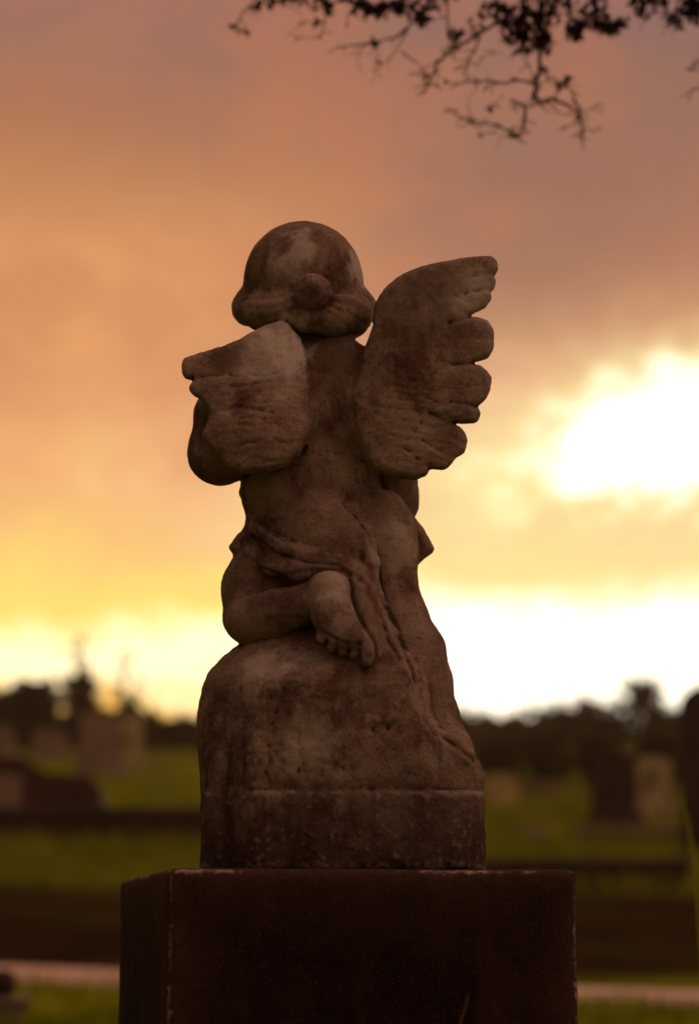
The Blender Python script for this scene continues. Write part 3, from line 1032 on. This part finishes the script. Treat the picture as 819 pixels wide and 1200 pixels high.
# ---- terrain: one sheet out to the horizon
def build_terrain():
    m, k = new_mat('cemetery_turf')
    tc = k.n('ShaderNodeTexCoord').outputs['Object']
    sp = k.n('ShaderNodeSeparateXYZ', inp={0: tc})
    yv = k.m('ADD', sp.outputs[1], k.m('MULTIPLY', k.m('SUBTRACT', k.noise(tc, .25, 4), .5), 3.0))
    grass = k.mix(k.ss(k.noise(tc, .9, 6, .65), .35, .65), s2l((80, 94, 12)), s2l((126, 132, 24)))
    dry = k.mix(k.ss(k.noise(tc, 2.2, 6, .65), .35, .65), s2l((36, 24, 15)), s2l((56, 40, 22)))
    # darker brown band on the near slope between the path and the first kerb
    worn = k.m('MULTIPLY', k.ss(yv, 10.0, 11.6), k.ss(yv, 19.8, 17.4))
    worn = k.m('MULTIPLY', worn, k.m('MULTIPLY_ADD', k.ss(k.noise(tc, .5, 4), .35, .6), .12, .88))
    c = k.mix(worn, grass, dry)
    far = k.ss(yv, 38, 60)
    c = k.mix(k.m('MULTIPLY', far, .6), c, s2l((70, 62, 28)))
    finish(k, c, 1.0, k.noise(tc, 14, 6, .7), .8, .05, .0)
    ds = np.concatenate([[-300, -120, -50, -20, -8, -2, 1, 3], np.arange(4, 40, .5), np.arange(40, 100, 1.5), [104, 110, 120, 135, 160, 200, 260, 340, 480]])
    xs = np.concatenate([[-400, -250, -150, -100], np.arange(-70, -14, 3), np.arange(-14, 14.1, .5), np.arange(17, 71, 3), [100, 150, 250, 400]])
    X, D = np.meshgrid(xs, ds + CAMY, indexing='ij')
    Zt = ground_z(X, D)
    nx, ny = X.shape
    V = np.stack([X, D, Zt], -1).reshape(-1, 3)
    i = np.arange(nx * ny).reshape(nx, ny)
    Q = np.stack([i[:-1, :-1], i[1:, :-1], i[1:, 1:], i[:-1, 1:]], -1).reshape(-1, 4)
    o = link('ground', quad_mesh('ground', V, Q), m)
    tag(o, kind='structure')
    return o


def build_path():
    m, k = new_mat('pale_concrete')
    tc = k.n('ShaderNodeTexCoord').outputs['Object']
    c = k.mix(k.ss(k.noise(tc, 3, 6, .6), .35, .65), s2l((150, 118, 108)), s2l((186, 150, 138)))
    finish(k, c, .9, k.noise(tc, 60, 5, .7), .4, .01)
    # runs across the picture, a little nearer on the right
    V, Q = [], []
    xs = np.arange(-30, 30.1, .5)
    for x in xs:
        mid = 12.25 - .66 * x + .05 * math.sin(x * .9)
        mid = min(max(mid, 5.5), 19.0)
        for o in (-.78, -.25, .25, .78):
            y = CAMY + mid + o
            V.append((x, y, float(ground_z(x, y)) + .03))
    for i in range(len(xs) - 1):
        for j in range(3):
            a = i * 4 + j
            Q.append((a, a + 4, a + 5, a + 1))
    o = link('path', mesh_from('path', V, Q, True), m)
    sol = o.modifiers.new('thick', 'SOLIDIFY')
    sol.thickness = .10
    sol.offset = -1
    tag(o, kind='structure')


build_terrain()
build_path()


# ---- gravestones and kerbs
def arch_profile(kind, w, h):
    if kind == 'round':
        r = w / 2
        pts = [(-w / 2, 0), (w / 2, 0)] + [(r * math.cos(a), h - r * .62 + r * .62 * math.sin(a)) for a in np.linspace(0, math.pi, 19)]
    elif kind == 'shoulder':
        r = w * .30
        pts = [(-w / 2, 0), (w / 2, 0), (w / 2, h - r * 1.3), (w * .42, h - r * 1.0), (r, h - r * .9)] + [(r * math.cos(a), h - r * .9 + r * .9 * math.sin(a)) for a in np.linspace(.1, math.pi - .1, 13)] + [(-r, h - r * .9), (-w * .42, h - r * 1.0), (-w / 2, h - r * 1.3)]
    elif kind == 'segment':
        pts = [(-w / 2, 0), (w / 2, 0)] + [(w / 2 * (1 - 2 * t), h - w * .10 + w * .10 * math.sin(math.pi * t)) for t in np.linspace(0, 1, 13)]
    else:
        pts = [(-w / 2, 0), (w / 2, 0), (w / 2, h), (-w / 2, h)]
    return pts


def prism(name, pts, th, bev=.015):
    bm = bmesh.new()
    f = bm.faces.new([bm.verts.new((x, -th / 2, z)) for x, z in pts])
    ret = bmesh.ops.extrude_face_region(bm, geom=[f])
    bmesh.ops.translate(bm, verts=[v for v in ret['geom'] if isinstance(v, bmesh.types.BMVert)], vec=(0, th, 0))
    bmesh.ops.recalc_face_normals(bm, faces=bm.faces)
    ed = [e for e in bm.edges if len(e.link_faces) == 2 and e.calc_face_angle(0) > .6]
    bmesh.ops.bevel(bm, geom=ed, offset=bev, segments=2, affect='EDGES')
    me = bpy.data.meshes.new(name)
    bm.to_mesh(me)
    bm.free()
    return me


def headstone(rect, kind, mat, label, rz=0.0, tilt=0.0, th=.16, group=None, base_h=.22, depth=None):
    u0, v0, u1, v1 = rect
    g = on_ground((u0 + u1) / 2, v1)
    if g is None or depth:
        g = at_depth((u0 + u1) / 2, v1, depth or 60)
        g[2] = float(ground_z(g[0], g[1]))
    dep = g[1] - CAMY
    w = (u1 - u0) / F * dep
    top = at_depth((u0 + u1) / 2, v0, dep)[2]
    h = top - g[2]
    root = empty('headstone', tuple(g), rz)
    tag(root, label, 'headstone', group)
    base_h = min(base_h, h * .25)
    base = link('base', stone_block('base', w * 1.12, th * 2.2, -.25, base_h, bev=.02), mat, root)
    t = link('tablet', prism('tablet', arch_profile(kind, w * .94, h - base_h), th), mat, root, (0, 0, base_h - .004))
    t.rotation_euler = (0, tilt, 0)
    return root


GREY = plain_stone('lichened_grey_stone', (112, 96, 84), (146, 126, 110), 4)
PALE = plain_stone('pale_marble', (160, 146, 104), (194, 178, 130), 4, mottle=(80, 80, 46))
DARK = plain_stone('dark_granite', (40, 26, 24), (60, 40, 36), 5, .85)
RED = plain_stone('red_granite', (50, 24, 22), (74, 38, 32), 5, .9)
KERB = plain_stone('mossy_kerb_stone', (44, 28, 22), (70, 48, 38), 3)
PINK = plain_stone('pinkish_concrete', (120, 92, 86), (158, 124, 116), 4)
CREAM = plain_stone('cream_sandstone', (156, 138, 84), (188, 170, 108), 4)

headstone((92, 838, 146, 910), 'flat', GREY, 'wide square grey headstone on the grass left of the angel, largest pale stone there', .06)
headstone((140, 836, 166, 902), 'segment', PALE, 'narrow paler headstone close behind the right edge of the wide grey one', -.1)
headstone((37, 855, 80, 889), 'segment', GREY, 'low broad grey headstone in front of the dark bushes at left', .1)
headstone((-16, 850, 17, 890), 'round', GREY, 'grey round topped headstone cut by the left picture edge', -.05)
headstone((692, 884, 747, 975), 'flat', DARK, 'dark square granite headstone standing to the right of the plinth', .0, .0, .22)
headstone((746, 887, 788, 964), 'segment', PALE, 'pale mottled headstone peeking out behind the dark square one', -.06)
headstone((797, 800, 890, 1003), 'round', DARK, 'tall dark round topped headstone cut by the right picture edge', -.05, .0, .25, base_h=.1)
headstone((566, 906, 607, 948), 'round', CREAM, 'small cream round topped headstone beside the angel\'s rock at right', .15)


def block_thing(name, label, cat, u0, u1, v0, v1, thick, mat, group=None, rz=0.0, cap=None, ends=None):
    """low block whose foot is seen at v1 and top at v0"""
    g = on_ground((u0 + u1) / 2, v1)
    dep = g[1] - CAMY
    w = (u1 - u0) / F * dep
    h = at_depth((u0 + u1) / 2, v0, dep)[2] - g[2]
    root = empty(name, (g[0], g[1] + thick / 2, g[2]), rz)
    tag(root, label, cat, group)
    link('body', stone_block('body', w, thick, -.4, h - (cap or 0), bev=.03), mat, root)
    if cap:
        link('coping', stone_block('coping', w + .08, thick + .10, h - cap + .002, h, bev=.025), mat, root)
    return root


block_thing('low_wall', 'low dark mossy stone wall across the slope left of the plinth', 'wall', -40, 300, 946, 988, .35, KERB, None, .0, .09)
block_thing('low_wall', 'low dark stone wall running right from behind the plinth towards the picture edge', 'wall', 530, 806, 1006, 1040, .30, KERB, None, .0, .08)
block_thing('grave_slab', 'pinkish flat grave slab lying in front of the dark square headstone', 'grave slab', 676, 806, 969, 987, 1.4, PINK, None, .0, .06)
block_thing('grave_slab', 'small low purplish grave slab between the cream and the dark square headstones', 'grave slab', 607, 652, 917, 938, .9, GREY, None, .05, .07)
block_thing('kerb_stone', 'small pinkish kerb block on the grass right of the angel', 'kerb stone', 611, 642, 970, 987, .4, PINK, None, .1, None)


def slant_tomb():
    g = on_ground(30, 962)
    dep = g[1] - CAMY
    s = dep / F
    root = empty('tomb', tuple(g), .05)
    tag(root, 'big dark red granite tomb with a sloping top above the low wall at left', 'tomb')
    w, h = 150 * s, 74 * s
    bm = bmesh.new()
    prof = [(-w / 2 - .3, 0), (w / 2 + .16, 0), (w / 2 + .12, h * .55), (w / 2 - .05, h * .72), (w / 2 - .5, h * .76), (-.05, h * 1.0), (-w / 2 - .3, h * 1.06)]
    me = prism('chest', prof, 1.0, .03)
    link('chest', me, RED, root, (.0, .5, 0))
    link('plinth_step', stone_block('plinth_step', w + .75, 1.25, -.4, .10, bev=.03), RED, root, (-.06, .5, 0))
    t = link('name_tablet', prism('name_tablet', arch_profile('segment', 40 * s, 48 * s), .08, .01), GREY, root, (-w * .16, -.12, .06))
    t.rotation_euler = (-.12, 0, 0)


slant_tomb()


def urn_post():
    g = on_ground(8, 1212)
    dep = g[1] - CAMY
    s = dep / F
    root = empty('urn_post', tuple(g), .3)
    tag(root, 'short pale stone post with a dark ball finial in the bottom left corner', 'post')
    link('post', stone_block('post', 40 * s, 40 * s, -.3, 34 * s, bev=.012), GREY, root)
    link('cap', stone_block('cap', 50 * s, 50 * s, 34 * s + .001, 42 * s, bev=.012), GREY, root)
    bm = bmesh.new()
    bmesh.ops.create_uvsphere(bm, u_segments=24, v_segments=14, radius=17 * s)
    for v in bm.verts:
        if v.co.z < -10 * s:
            v.co.z = -10 * s + (v.co.z + 10 * s) * 1.4
        v.co += v.normal * .004 * mnoise.noise(v.co * 30)
    me = bpy.data.meshes.new('finial')
    bm.to_mesh(me)
    bm.free()
    me.polygons.foreach_set('use_smooth', [True] * len(me.polygons))
    link('finial', me, DARK, root, (-6 * s, 0, 57 * s))


urn_post()


# ---- foliage
def leaf_mat(name, a, b, trans=.35):
    m, k = new_mat(name)
    tc = k.n('ShaderNodeTexCoord').outputs['Object']
    c = k.mix(k.ss(k.noise(tc, 2.0, 4, .6), .35, .65), s2l(a), s2l(b))
    d = k.n('ShaderNodeBsdfDiffuse', inp={0: c})
    t = k.n('ShaderNodeBsdfTranslucent', inp={0: c})
    mx = k.n('ShaderNodeMixShader')
    mx.inputs[0].default_value = trans
    k.t.links.new(d.outputs[0], mx.inputs[1])
    k.t.links.new(t.outputs[0], mx.inputs[2])
    o = k.n('ShaderNodeOutputMaterial')
    k.t.links.new(mx.outputs[0], o.inputs[0])
    return m


BARK = plain_stone('bark', (40, 26, 20), (62, 42, 32), 8)
LEAFD = leaf_mat('dark_leaves', (34, 36, 16), (58, 54, 24), .3)
LEAFO = leaf_mat('olive_leaves', (58, 52, 26), (84, 72, 36), .35)
LEAFB = leaf_mat('brown_leaves', (48, 30, 22), (74, 48, 36), .35)
GRASSM = leaf_mat('grass_blades', (98, 114, 12), (154, 158, 30), .5)


def leaves(name, centres, radii, n, size, mat, parent, squash=.8, rs=None):
    """n leaf-shaped faces scattered through clumps"""
    rs = rs or rng
    k = len(centres)
    centres = np.array(centres, float)
    radii = np.array(radii, float)
    pr = radii ** 2 / (radii ** 2).sum()
    ci = rs.choice(k, n, p=pr)
    d = rs.normal(size=(n, 3))
    d /= np.linalg.norm(d, axis=1)[:, None]
    r = rs.random(n) ** .45
    c = centres[ci] + d * (r * radii[ci])[:, None] * np.array([1, 1, squash])
    a = rs.normal(size=(n, 3))
    a /= np.linalg.norm(a, axis=1)[:, None]
    b = np.cross(a, rs.normal(size=(n, 3)))
    b /= np.linalg.norm(b, axis=1)[:, None] + 1e-9
    s = size * rs.uniform(.6, 1.35, n)[:, None]
    V = np.stack([c - a * s, c + b * s * .38, c + a * s, c - b * s * .38], 1).reshape(-1, 3)
    Q = np.arange(n * 4).reshape(n, 4)
    return link(name, quad_mesh(name, V, Q, False), mat, parent)


def tube(bm, pts, r0, r1, sides=6):
    prev = None
    n = len(pts)
    for i, p in enumerate(pts):
        p = Vector(p)
        t = (Vector(pts[min(i + 1, n - 1)]) - Vector(pts[max(i - 1, 0)])).normalized()
        s = t.orthogonal().normalized()
        q = t.cross(s)
        r = r0 + (r1 - r0) * i / (n - 1)
        ring = [bm.verts.new(p + (s * math.cos(2 * math.pi * j / sides) + q * math.sin(2 * math.pi * j / sides)) * r) for j in range(sides)]
        if prev:
            for j in range(sides):
                a, b = prev[j], prev[(j + 1) % sides]
                # line the new ring up with the old one
                bm.faces.new((a, b, ring[(j + 1) % sides], ring[j]))
        prev = ring
    if prev:
        bm.faces.new(prev)


def bm_link(name, bm, mat, parent):
    bmesh.ops.recalc_face_normals(bm, faces=bm.faces)
    me = bpy.data.meshes.new(name)
    bm.to_mesh(me)
    bm.free()
    me.polygons.foreach_set('use_smooth', [True] * len(me.polygons))
    return link(name, me, mat, parent)


def tree(name, cat, label, u, top, wpx, dep, mat, n=900, airy=.35, spire=False, group=None, seed=0, leaf=.12):
    """tree or bush seen with its top at photo height top and width wpx, standing dep metres away"""
    rs = np.random.default_rng(seed + 50)
    b = at_depth(u, 850, dep)
    gz = float(ground_z(b[0], b[1]))
    H_ = at_depth(u, top, dep)[2] - gz
    W_ = wpx / F * dep
    root = empty(name, (b[0], b[1], gz))
    tag(root, label, cat, group)
    bm = bmesh.new()
    tr = .03 + H_ * .018
    ptsT = [(0, 0, -.2), (W_ * .02, 0, H_ * .25), (-W_ * .03, .02, H_ * .55), (W_ * .02, 0, H_ * (.95 if spire else .8))]
    tube(bm, ptsT, tr, tr * .2, 7)
    cs, rr = [], []
    nl = 9 if spire else 11
    for i in range(nl):
        t = .30 + .65 * i / nl
        a = i * 2.4 + rs.uniform(-.4, .4)
        reach = W_ * .5 * rs.uniform(.55, 1.0) * (1 - (t - .3) * (1.2 if spire else .45))
        p0 = Vector((0, 0, H_ * (t - .12)))
        p1 = Vector((math.cos(a) * reach, math.sin(a) * reach, H_ * min(.98, t + rs.uniform(-.02, .06))))
        mdl = (p0 + p1) / 2 + Vector((0, 0, -.05 * H_))
        tube(bm, [p0, mdl, p1], tr * .4, tr * .1, 5)
        cs.append(p1)
        rr.append(W_ * rs.uniform(.12, .25) * ((1.75 - 1.5 * t) if spire else 1))
        if rs.random() > airy:
            cs.append(mdl)
            rr.append(W_ * rs.uniform(.15, .27))
    if airy < .35:
        for t in (.35, .5, .65, .8):
            cs.append(Vector((W_ * rs.uniform(-.12, .12), 0, H_ * t)))
            rr.append(W_ * rs.uniform(.26, .34) * (1.2 - .5 * t))
    if not spire:
        cs.append(Vector((W_ * rs.uniform(-.1, .1), 0, H_ * .85)))
        rr.append(min(W_ * .3, H_ * .15))
    bm_link('trunk', bm, BARK, root)
    leaves('crown', cs, rr, n, leaf, mat, root, .8, rs)
    return root


for i, (nm, ct, lb, u, top, w, dep, mt, n, ai, spr) in enumerate([
    ('tree', 'tree', 'dark bushy tree on the skyline at the left picture edge', 4, 804, 96, 62, LEAFD, 2200, .1, False),
    ('tree', 'tree', 'dense dark rounded tree behind the low broad headstone', 42, 796, 66, 60, LEAFD, 2400, .05, False),
    ('tree', 'tree', 'dark ragged tree standing behind the left edge of the wide square grey headstone', 94, 784, 62, 58, LEAFD, 1000, .3, False),
    ('sapling', 'tree', 'faint thin sapling rising high out of the dark ragged tree at left', 90, 736, 50, 56, LEAFO, 70, .9, True),
    ('tree', 'tree', 'thin airy sapling with a clump of leaves at its top, tallest on the left skyline', 146, 752, 66, 50, LEAFO, 190, .9, True),
    ('bush', 'bush', 'dark bush behind the narrow pale headstone', 152, 833, 60, 57, LEAFD, 1300, .1, False),
    ('bush', 'bush', 'low dark bush on the skyline just left of the angel\'s rock', 208, 848, 74, 60, LEAFD, 1300, .1, False),
    ('sapling', 'tree', 'small thin sapling showing beside the angel\'s right ankle', 537, 822, 22, 62, LEAFO, 120, .6, True),
    ('bush', 'bush', 'broad low bush on the skyline right of the angel\'s rock', 596, 853, 100, 66, LEAFO, 1700, .1, False),
    ('tree', 'tree', 'airy olive tree on the skyline, left of the tallest one at right', 672, 824, 90, 66, LEAFO, 1100, .5, False),
    ('tree', 'tree', 'tallest tree on the right skyline with a loose ragged crown', 757, 795, 66, 62, LEAFO, 1100, .4, False),
    ('bush', 'bush', 'rounded bush on the skyline between the two right hand trees', 716, 838, 50, 64, LEAFO, 900, .2, False),
    ('bush', 'bush', 'bush beside the tall dark round topped headstone at right', 800, 836, 60, 64, LEAFO, 900, .2, False),
]):
    tree(nm, ct, lb, u, top, w, dep, mt, n, ai, spr, None, i)


def woodland():
    """far wood along the ridge that reads as one mass"""
    rs = np.random.default_rng(5)
    cs, rr = [], []
    for u in np.arange(-2400, 3300, 19):
        dep = rs.uniform(70, 78)
        topv = 858 + rs.normal(0, 5) + (0 if u > 400 else 2)
        for f in (.15, .5, .85):
            p = at_depth(u + rs.normal(0, 8), topv + 60 * (1 - f), dep)
            g = float(ground_z(p[0], p[1]))
            cs.append((p[0], p[1], max(p[2] - .4, g + .3)))
            rr.append(rs.uniform(.6, 1.0))
    o = leaves('woodland', cs, rr, 52000, .22, LEAFO, None, .9, rs)
    tag(o, 'low brown green woodland along the far ridge', 'woodland', None, 'stuff')


woodland()


def near_shrubs():
    """the brown hedge mass in front of the ridge at right"""
    for i, (u, v0, v1, w) in enumerate([(585, 868, 918, 64), (640, 864, 922, 70), (700, 866, 925, 70), (775, 862, 930, 70)]):
        g = on_ground(u, v1)
        dep = g[1] - CAMY
        lbs = ['brown shrub behind the cream round topped headstone', 'brown shrub behind the small purplish grave slab', 'brown shrub directly behind the dark square headstone', 'brown shrub behind the pale mottled headstone']
        tree('shrub', 'shrub', lbs[i], u, v0, w, dep, LEAFO, 1500, .0, False, 'shrubs behind the right hand graves', 30 + i, .09)


near_shrubs()


# ---- grass as one mass of blades
def grass():
    rs = np.random.default_rng(3)
    n = 95000
    dep = 8 + 34 * rs.random(n) ** 1.5
    hw = dep * .30 + .5
    x = (rs.random(n) * 2 - 1) * hw
    y = CAMY + dep
    mid = 12.25 - .66 * x
    worn = (dep > mid - .1) & (dep < 21.5)  # the darker brown band of the slope, kept free of blades
    keep = (np.abs(dep - mid) > .86) & ~worn
    x, y, dep = x[keep], y[keep], dep[keep]
    n = len(x)
    z = ground_z(x, y) - .01
    h = rs.uniform(.05, .13, n) * (1 + .6 * (dep > 20))
    a = rs.uniform(0, 2 * math.pi, n)
    w = rs.uniform(.006, .012, n) * (1 + dep / 25)
    lx, ly = rs.normal(0, .35, n) * h, rs.normal(0, .35, n) * h
    c, s = np.cos(a) * w, np.sin(a) * w
    V = np.stack([np.stack([x - c, y - s, z], 1), np.stack([x + c, y + s, z], 1),
                  np.stack([x + lx * .5 + c * .6, y + ly * .5 + s * .6, z + h * .6], 1), np.stack([x + lx * .5 - c * .6, y + ly * .5 - s * .6, z + h * .6], 1),
                  np.stack([x + lx * 1.2, y + ly * 1.2, z + h], 1)], 1).reshape(-1, 3)
    i = np.arange(n)[:, None] * 5
    q1 = i + np.array([[0, 1, 2, 3]])
    me = mesh_from('grass', [], [])
    me.vertices.add(len(V))
    me.vertices.foreach_set('co', V.astype(np.float32).ravel())
    loops = np.concatenate([q1, i + np.array([[3, 2, 4]])], 1)
    me.loops.add(loops.size)
    me.loops.foreach_set('vertex_index', loops.astype(np.int32).ravel())
    me.polygons.add(2 * n)
    st = (np.arange(n)[:, None] * 7 + np.array([[0, 4]])).ravel()
    me.polygons.foreach_set('loop_start', st.astype(np.int32))
    me.update(calc_edges=True)
    o = link('grass', me, GRASSM)
    tag(o, 'short green and yellow grass covering the cemetery slope', 'grass', None, 'stuff')


grass()


DRYM = leaf_mat('dry_grass', (120, 84, 62), (150, 110, 84), .3)


def blade(u0, v0, u1, v1, dep, bend, label, w=.008, mat=None):
    a = at_depth(u0, v0, dep)
    b = at_depth(u1, v1, dep)
    g = float(ground_z(a[0], a[1]))
    base = np.array([a[0] + (a[0] - b[0]) * .2, a[1], g - .02])
    pts = []
    for t in np.linspace(0, 1, 9):
        p = (1 - t) ** 2 * base + 2 * t * (1 - t) * (a + np.array([bend, 0, 0])) + t * t * b
        pts.append(p - base)
    bm = bmesh.new()
    for i, p in enumerate(pts):
        ww = w * (1 - .85 * i / 8)
        bm.verts.new((p[0] - ww, p[1], p[2]))
        bm.verts.new((p[0], p[1] + ww * .5, p[2]))
        bm.verts.new((p[0] + ww, p[1], p[2]))
    bm.verts.ensure_lookup_table()
    for i in range(8):
        for j in (0, 1):
            q = i * 3 + j
            bm.faces.new([bm.verts[q], bm.verts[q + 1], bm.verts[q + 4], bm.verts[q + 3]])
    o = bm_link('grass_stem', bm, mat or GRASSM, None)
    o.location = tuple(base)
    tag(o, label, 'grass stem')


blade(816, 1030, 797, 930, 5.2, .03, 'tall thin yellow green grass stem leaning left before the tall dark headstone', .0065)
blade(733, 1190, 738, 1156, 9.5, .0, 'short grass stem crossing the path right of the plinth', .010)
blade(470, 1300, 549, 1165, 2.45, .02, 'dry brown grass stem in front of the lower plinth face', .0028, DRYM)


# ---- overhanging tree: trunk out of frame to the right, one bough with twigs hanging into the picture
def overhang():
    DY = 1.25                       # plane of the hanging twigs
    tx, ty = 2.3, 1.5
    gz = float(ground_z(tx, ty))
    root = empty('overhanging_tree', (tx, ty, gz))
    tag(root, 'tree with a dark leafy bough and bare twigs hanging into the top of the picture', 'tree')
    org = Vector((tx, ty, gz))
    rs = np.random.default_rng(21)

    def Q(u, v, j=0.0):
        p = P(u, v, DY + j)
        return Vector(p) - org
    bm = bmesh.new()
    tube(bm, [(0, 0, -.3), (.05, 0, .8), (-.06, -.05, 1.7), (-.02, .02, 2.6), (.05, .05, 3.6)], .17, .07, 10)
    bm_link('trunk', bm, BARK, root)
    bm = bmesh.new()
    tube(bm, [Vector((-.04, -.02, 1.55)), Vector((-.55, -.3, 1.85)), Q(1000, -95, .15), Q(820, -60, .06), Q(700, -45), Q(590, -30), Q(470, -34), Q(370, -28, .02), Q(300, -18)], .042, .006, 8)
    bm_link('bough', bm, BARK, root)
    tw = [
        ([(300, -18), (300, -4), (285, 14), (281, 24), (277, 28), (274, 31)], 2.0),
        ([(385, -28), (384, 2), (380, 30), (376, 46)], 2.0), ([(380, 26), (366, 26), (354, 27)], 1.3), ([(378, 40), (362, 44), (346, 43)], 1.1),
        ([(520, -30), (490, 20), (470, 40), (445, 48), (420, 52), (393, 57)], 2.4), ([(446, 48), (440, 62), (443, 70)], 1.2), ([(430, 50), (423, 60), (418, 70)], 1.1),
        ([(480, 30), (462, 62), (448, 76), (440, 83)], 1.4), ([(470, 60), (485, 72), (497, 84)], 1.8),
        ([(523, -34), (524, 20), (530, 50), (533, 56)], 2.4), ([(586, -30), (580, 28), (560, 38), (540, 52), (512, 73), (504, 92), (498, 108)], 4.2), ([(512, 73), (496, 80), (493, 88)], 1.6),
        ([(560, 40), (556, 60), (547, 75), (543, 86)], 2.4), ([(547, 72), (560, 76), (572, 62), (580, 58)], 1.3),
        ([(632, -30), (634, 30), (632, 62), (631, 86), (627, 100), (628, 114), (632, 121)], 5.0),
        ([(627, 100), (608, 94), (590, 98), (572, 94), (548, 95), (530, 98)], 2.8), ([(560, 96), (556, 106)], 1.4),
        ([(632, 121), (616, 126), (606, 123), (598, 116)], 2.6), ([(614, 126), (614, 140), (613, 150), (606, 160), (592, 152), (575, 146), (556, 142), (540, 138), (522, 128)], 3.0),
        ([(613, 148), (622, 155)], 1.4), ([(602, 160), (588, 160), (572, 156)], 1.2), ([(584, 128), (578, 122), (590, 112)], 1.2), ([(550, 140), (549, 122)], 1.4),
        ([(632, 121), (645, 116), (660, 121), (674, 130), (680, 138), (683, 152), (681, 164)], 3.6), ([(681, 138), (677, 124), (670, 106), (658, 98), (640, 88), (632, 84)], 2.2),
        ([(645, 118), (652, 108), (660, 100)], 1.6), ([(662, 102), (668, 90)], 1.4), ([(681, 148), (692, 152), (698, 152)], 1.4), ([(690, 128), (698, 126), (707, 123)], 1.2), ([(676, 132), (690, 128)], .7), ([(640, 118), (652, 132), (668, 134)], 1.6),
        ([(626, 100), (620, 76), (606, 62)], 1.6), ([(652, -30), (668, 20), (690, 34), (716, 34), (734, 28)], 2.4), ([(720, 33), (728, 40)], 1.4), ([(676, 30), (674, 48)], 1.5),
        ([(760, -40), (756, 8), (750, 20)], 2.0), ([(800, -50), (792, 10), (786, 26)], 2.2), ([(900, -60), (850, 50), (826, 68), (804, 82)], 2.6), ([(860, 40), (838, 95), (818, 104), (806, 108)], 2.2), ([(826, 66), (812, 70)], 1.2),
        ([(440, -32), (420, 0), (410, 14)], 2.2), ([(352, -26), (346, 4), (330, 8)], 1.8),
    ]
    tips = []
    for pts, w in tw:
        bm = bmesh.new()
        out = []
        j0 = rs.uniform(-.05, .05)
        for (a, b), (c, d) in zip(pts[:-1], pts[1:]):
            out += [(a, b), ((a + c) / 2 + rs.normal(0, 1.3), (b + d) / 2 + rs.normal(0, 1.3))]
        out.append(pts[-1])
        w3 = [Q(u, v, j0 * min(1, i / 3)) for i, (u, v) in enumerate(out)]
        r = w / F * 4.3 * .5 * 1.15
        tube(bm, w3, r * 1.1, r * .5, 5)
        for i in range(2, len(out)):
            for _ in range(2 if w > 2 else 1):
                u, v = out[i]
                a = rs.uniform(0, 6.28)
                L = rs.uniform(6, 19)
                jj = j0 + rs.normal(0, .03)
                m1 = Q(u + math.cos(a) * L * .5 + rs.normal(0, 1.5), v + math.sin(a) * L * .35 + L * .12, jj)
                q = Q(u + math.cos(a) * L + rs.normal(0, 2), v + math.sin(a) * L * .6 + L * .3, jj)
                tube(bm, [w3[i], m1, q], min(r * .5, .0022), .0009, 4)
                if rs.random() < .10:
                    tips.append(q)
        bm_link('twig', bm, BARK, root)
    cs, rr = [], []
    for u, v, r in [(335, -6, 10), (352, -2, 12), (376, 2, 12), (386, 10, 9), (405, -6, 12), (420, 8, 12), (436, 10, 11), (452, 10, 12), (468, 4, 12), (488, 16, 13), (497, 22, 9), (505, 2, 12), (522, -8, 12),
                    (572, 12, 10), (588, 14, 15), (604, 22, 16), (618, 14, 16), (612, 44, 15), (598, 40, 12), (630, 42, 14), (638, 52, 12), (642, 16, 15), (640, -2, 12), (662, 6, 12), (676, 32, 13), (690, 22, 14), (700, 6, 13), (706, 30, 12), (720, 32, 9), (732, 26, 7), (672, 38, 9),
                    (748, -2, 13), (752, 14, 10), (770, 4, 12), (788, 18, 11), (790, 28, 9), (806, 10, 13), (818, 16, 11), (830, 0, 12), (812, -6, 12), (656, 99, 4), (664, 93, 3), (614, 60, 8), (545, 88, 3), (496, 90, 3), (440, 50, 4), (370, 27, 4), (352, 26, 4), (300, 8, 6), (318, 4, 8), (534, 40, 8), (556, 28, 8)]:
        cs.append(Q(u, v, rs.normal(0, .02)))
        rr.append(r * 1.25 / F * 4.3)
    for q in tips:
        cs.append(q)
        rr.append(3.0 / F * 4.3)
    for _ in range(240):
        u = rs.uniform(300, 1150)
        cs.append(Q(u, -25 - abs(rs.normal(0, 60)), rs.normal(0, .18)))
        rr.append(rs.uniform(8, 20) / F * 4.3)
    leaves('foliage', cs, rr, 8500, .0112, LEAFB, root, .9, rs)
    # the crown above and round the trunk, out of the picture
    cc, cr = [], []
    for _ in range(60):
        a = rs.uniform(0, 6.28)
        q = rs.uniform(.2, 1.1)
        cc.append((math.cos(a) * q, math.sin(a) * q * .8 + .2, rs.uniform(2.3, 4.2)))
        cr.append(rs.uniform(.2, .45))
    leaves('crown', cc, cr, 6000, .045, LEAFB, root, .8, rs)


overhang()


# ---- added warm volume standing in for lens flare over the far things
def flare_veil():
    m, k = new_mat('flare_veil_volume')
    v = k.n('ShaderNodeVolumePrincipled')
    v.inputs['Color'].default_value = (1.0, .82, .66, 1)
    v.inputs['Density'].default_value = .0005
    v.inputs['Anisotropy'].default_value = .55
    o = k.n('ShaderNodeOutputMaterial')
    k.t.links.new(v.outputs[0], o.inputs['Volume'])
    me = stone_block('flare_veil', 860, 860, -3.0, 16.0, 0, .5)
    ob = link('flare_veil', me, m)
    ob.location = (0, 40, 0)
    tag(ob, kind='stuff')


flare_veil()
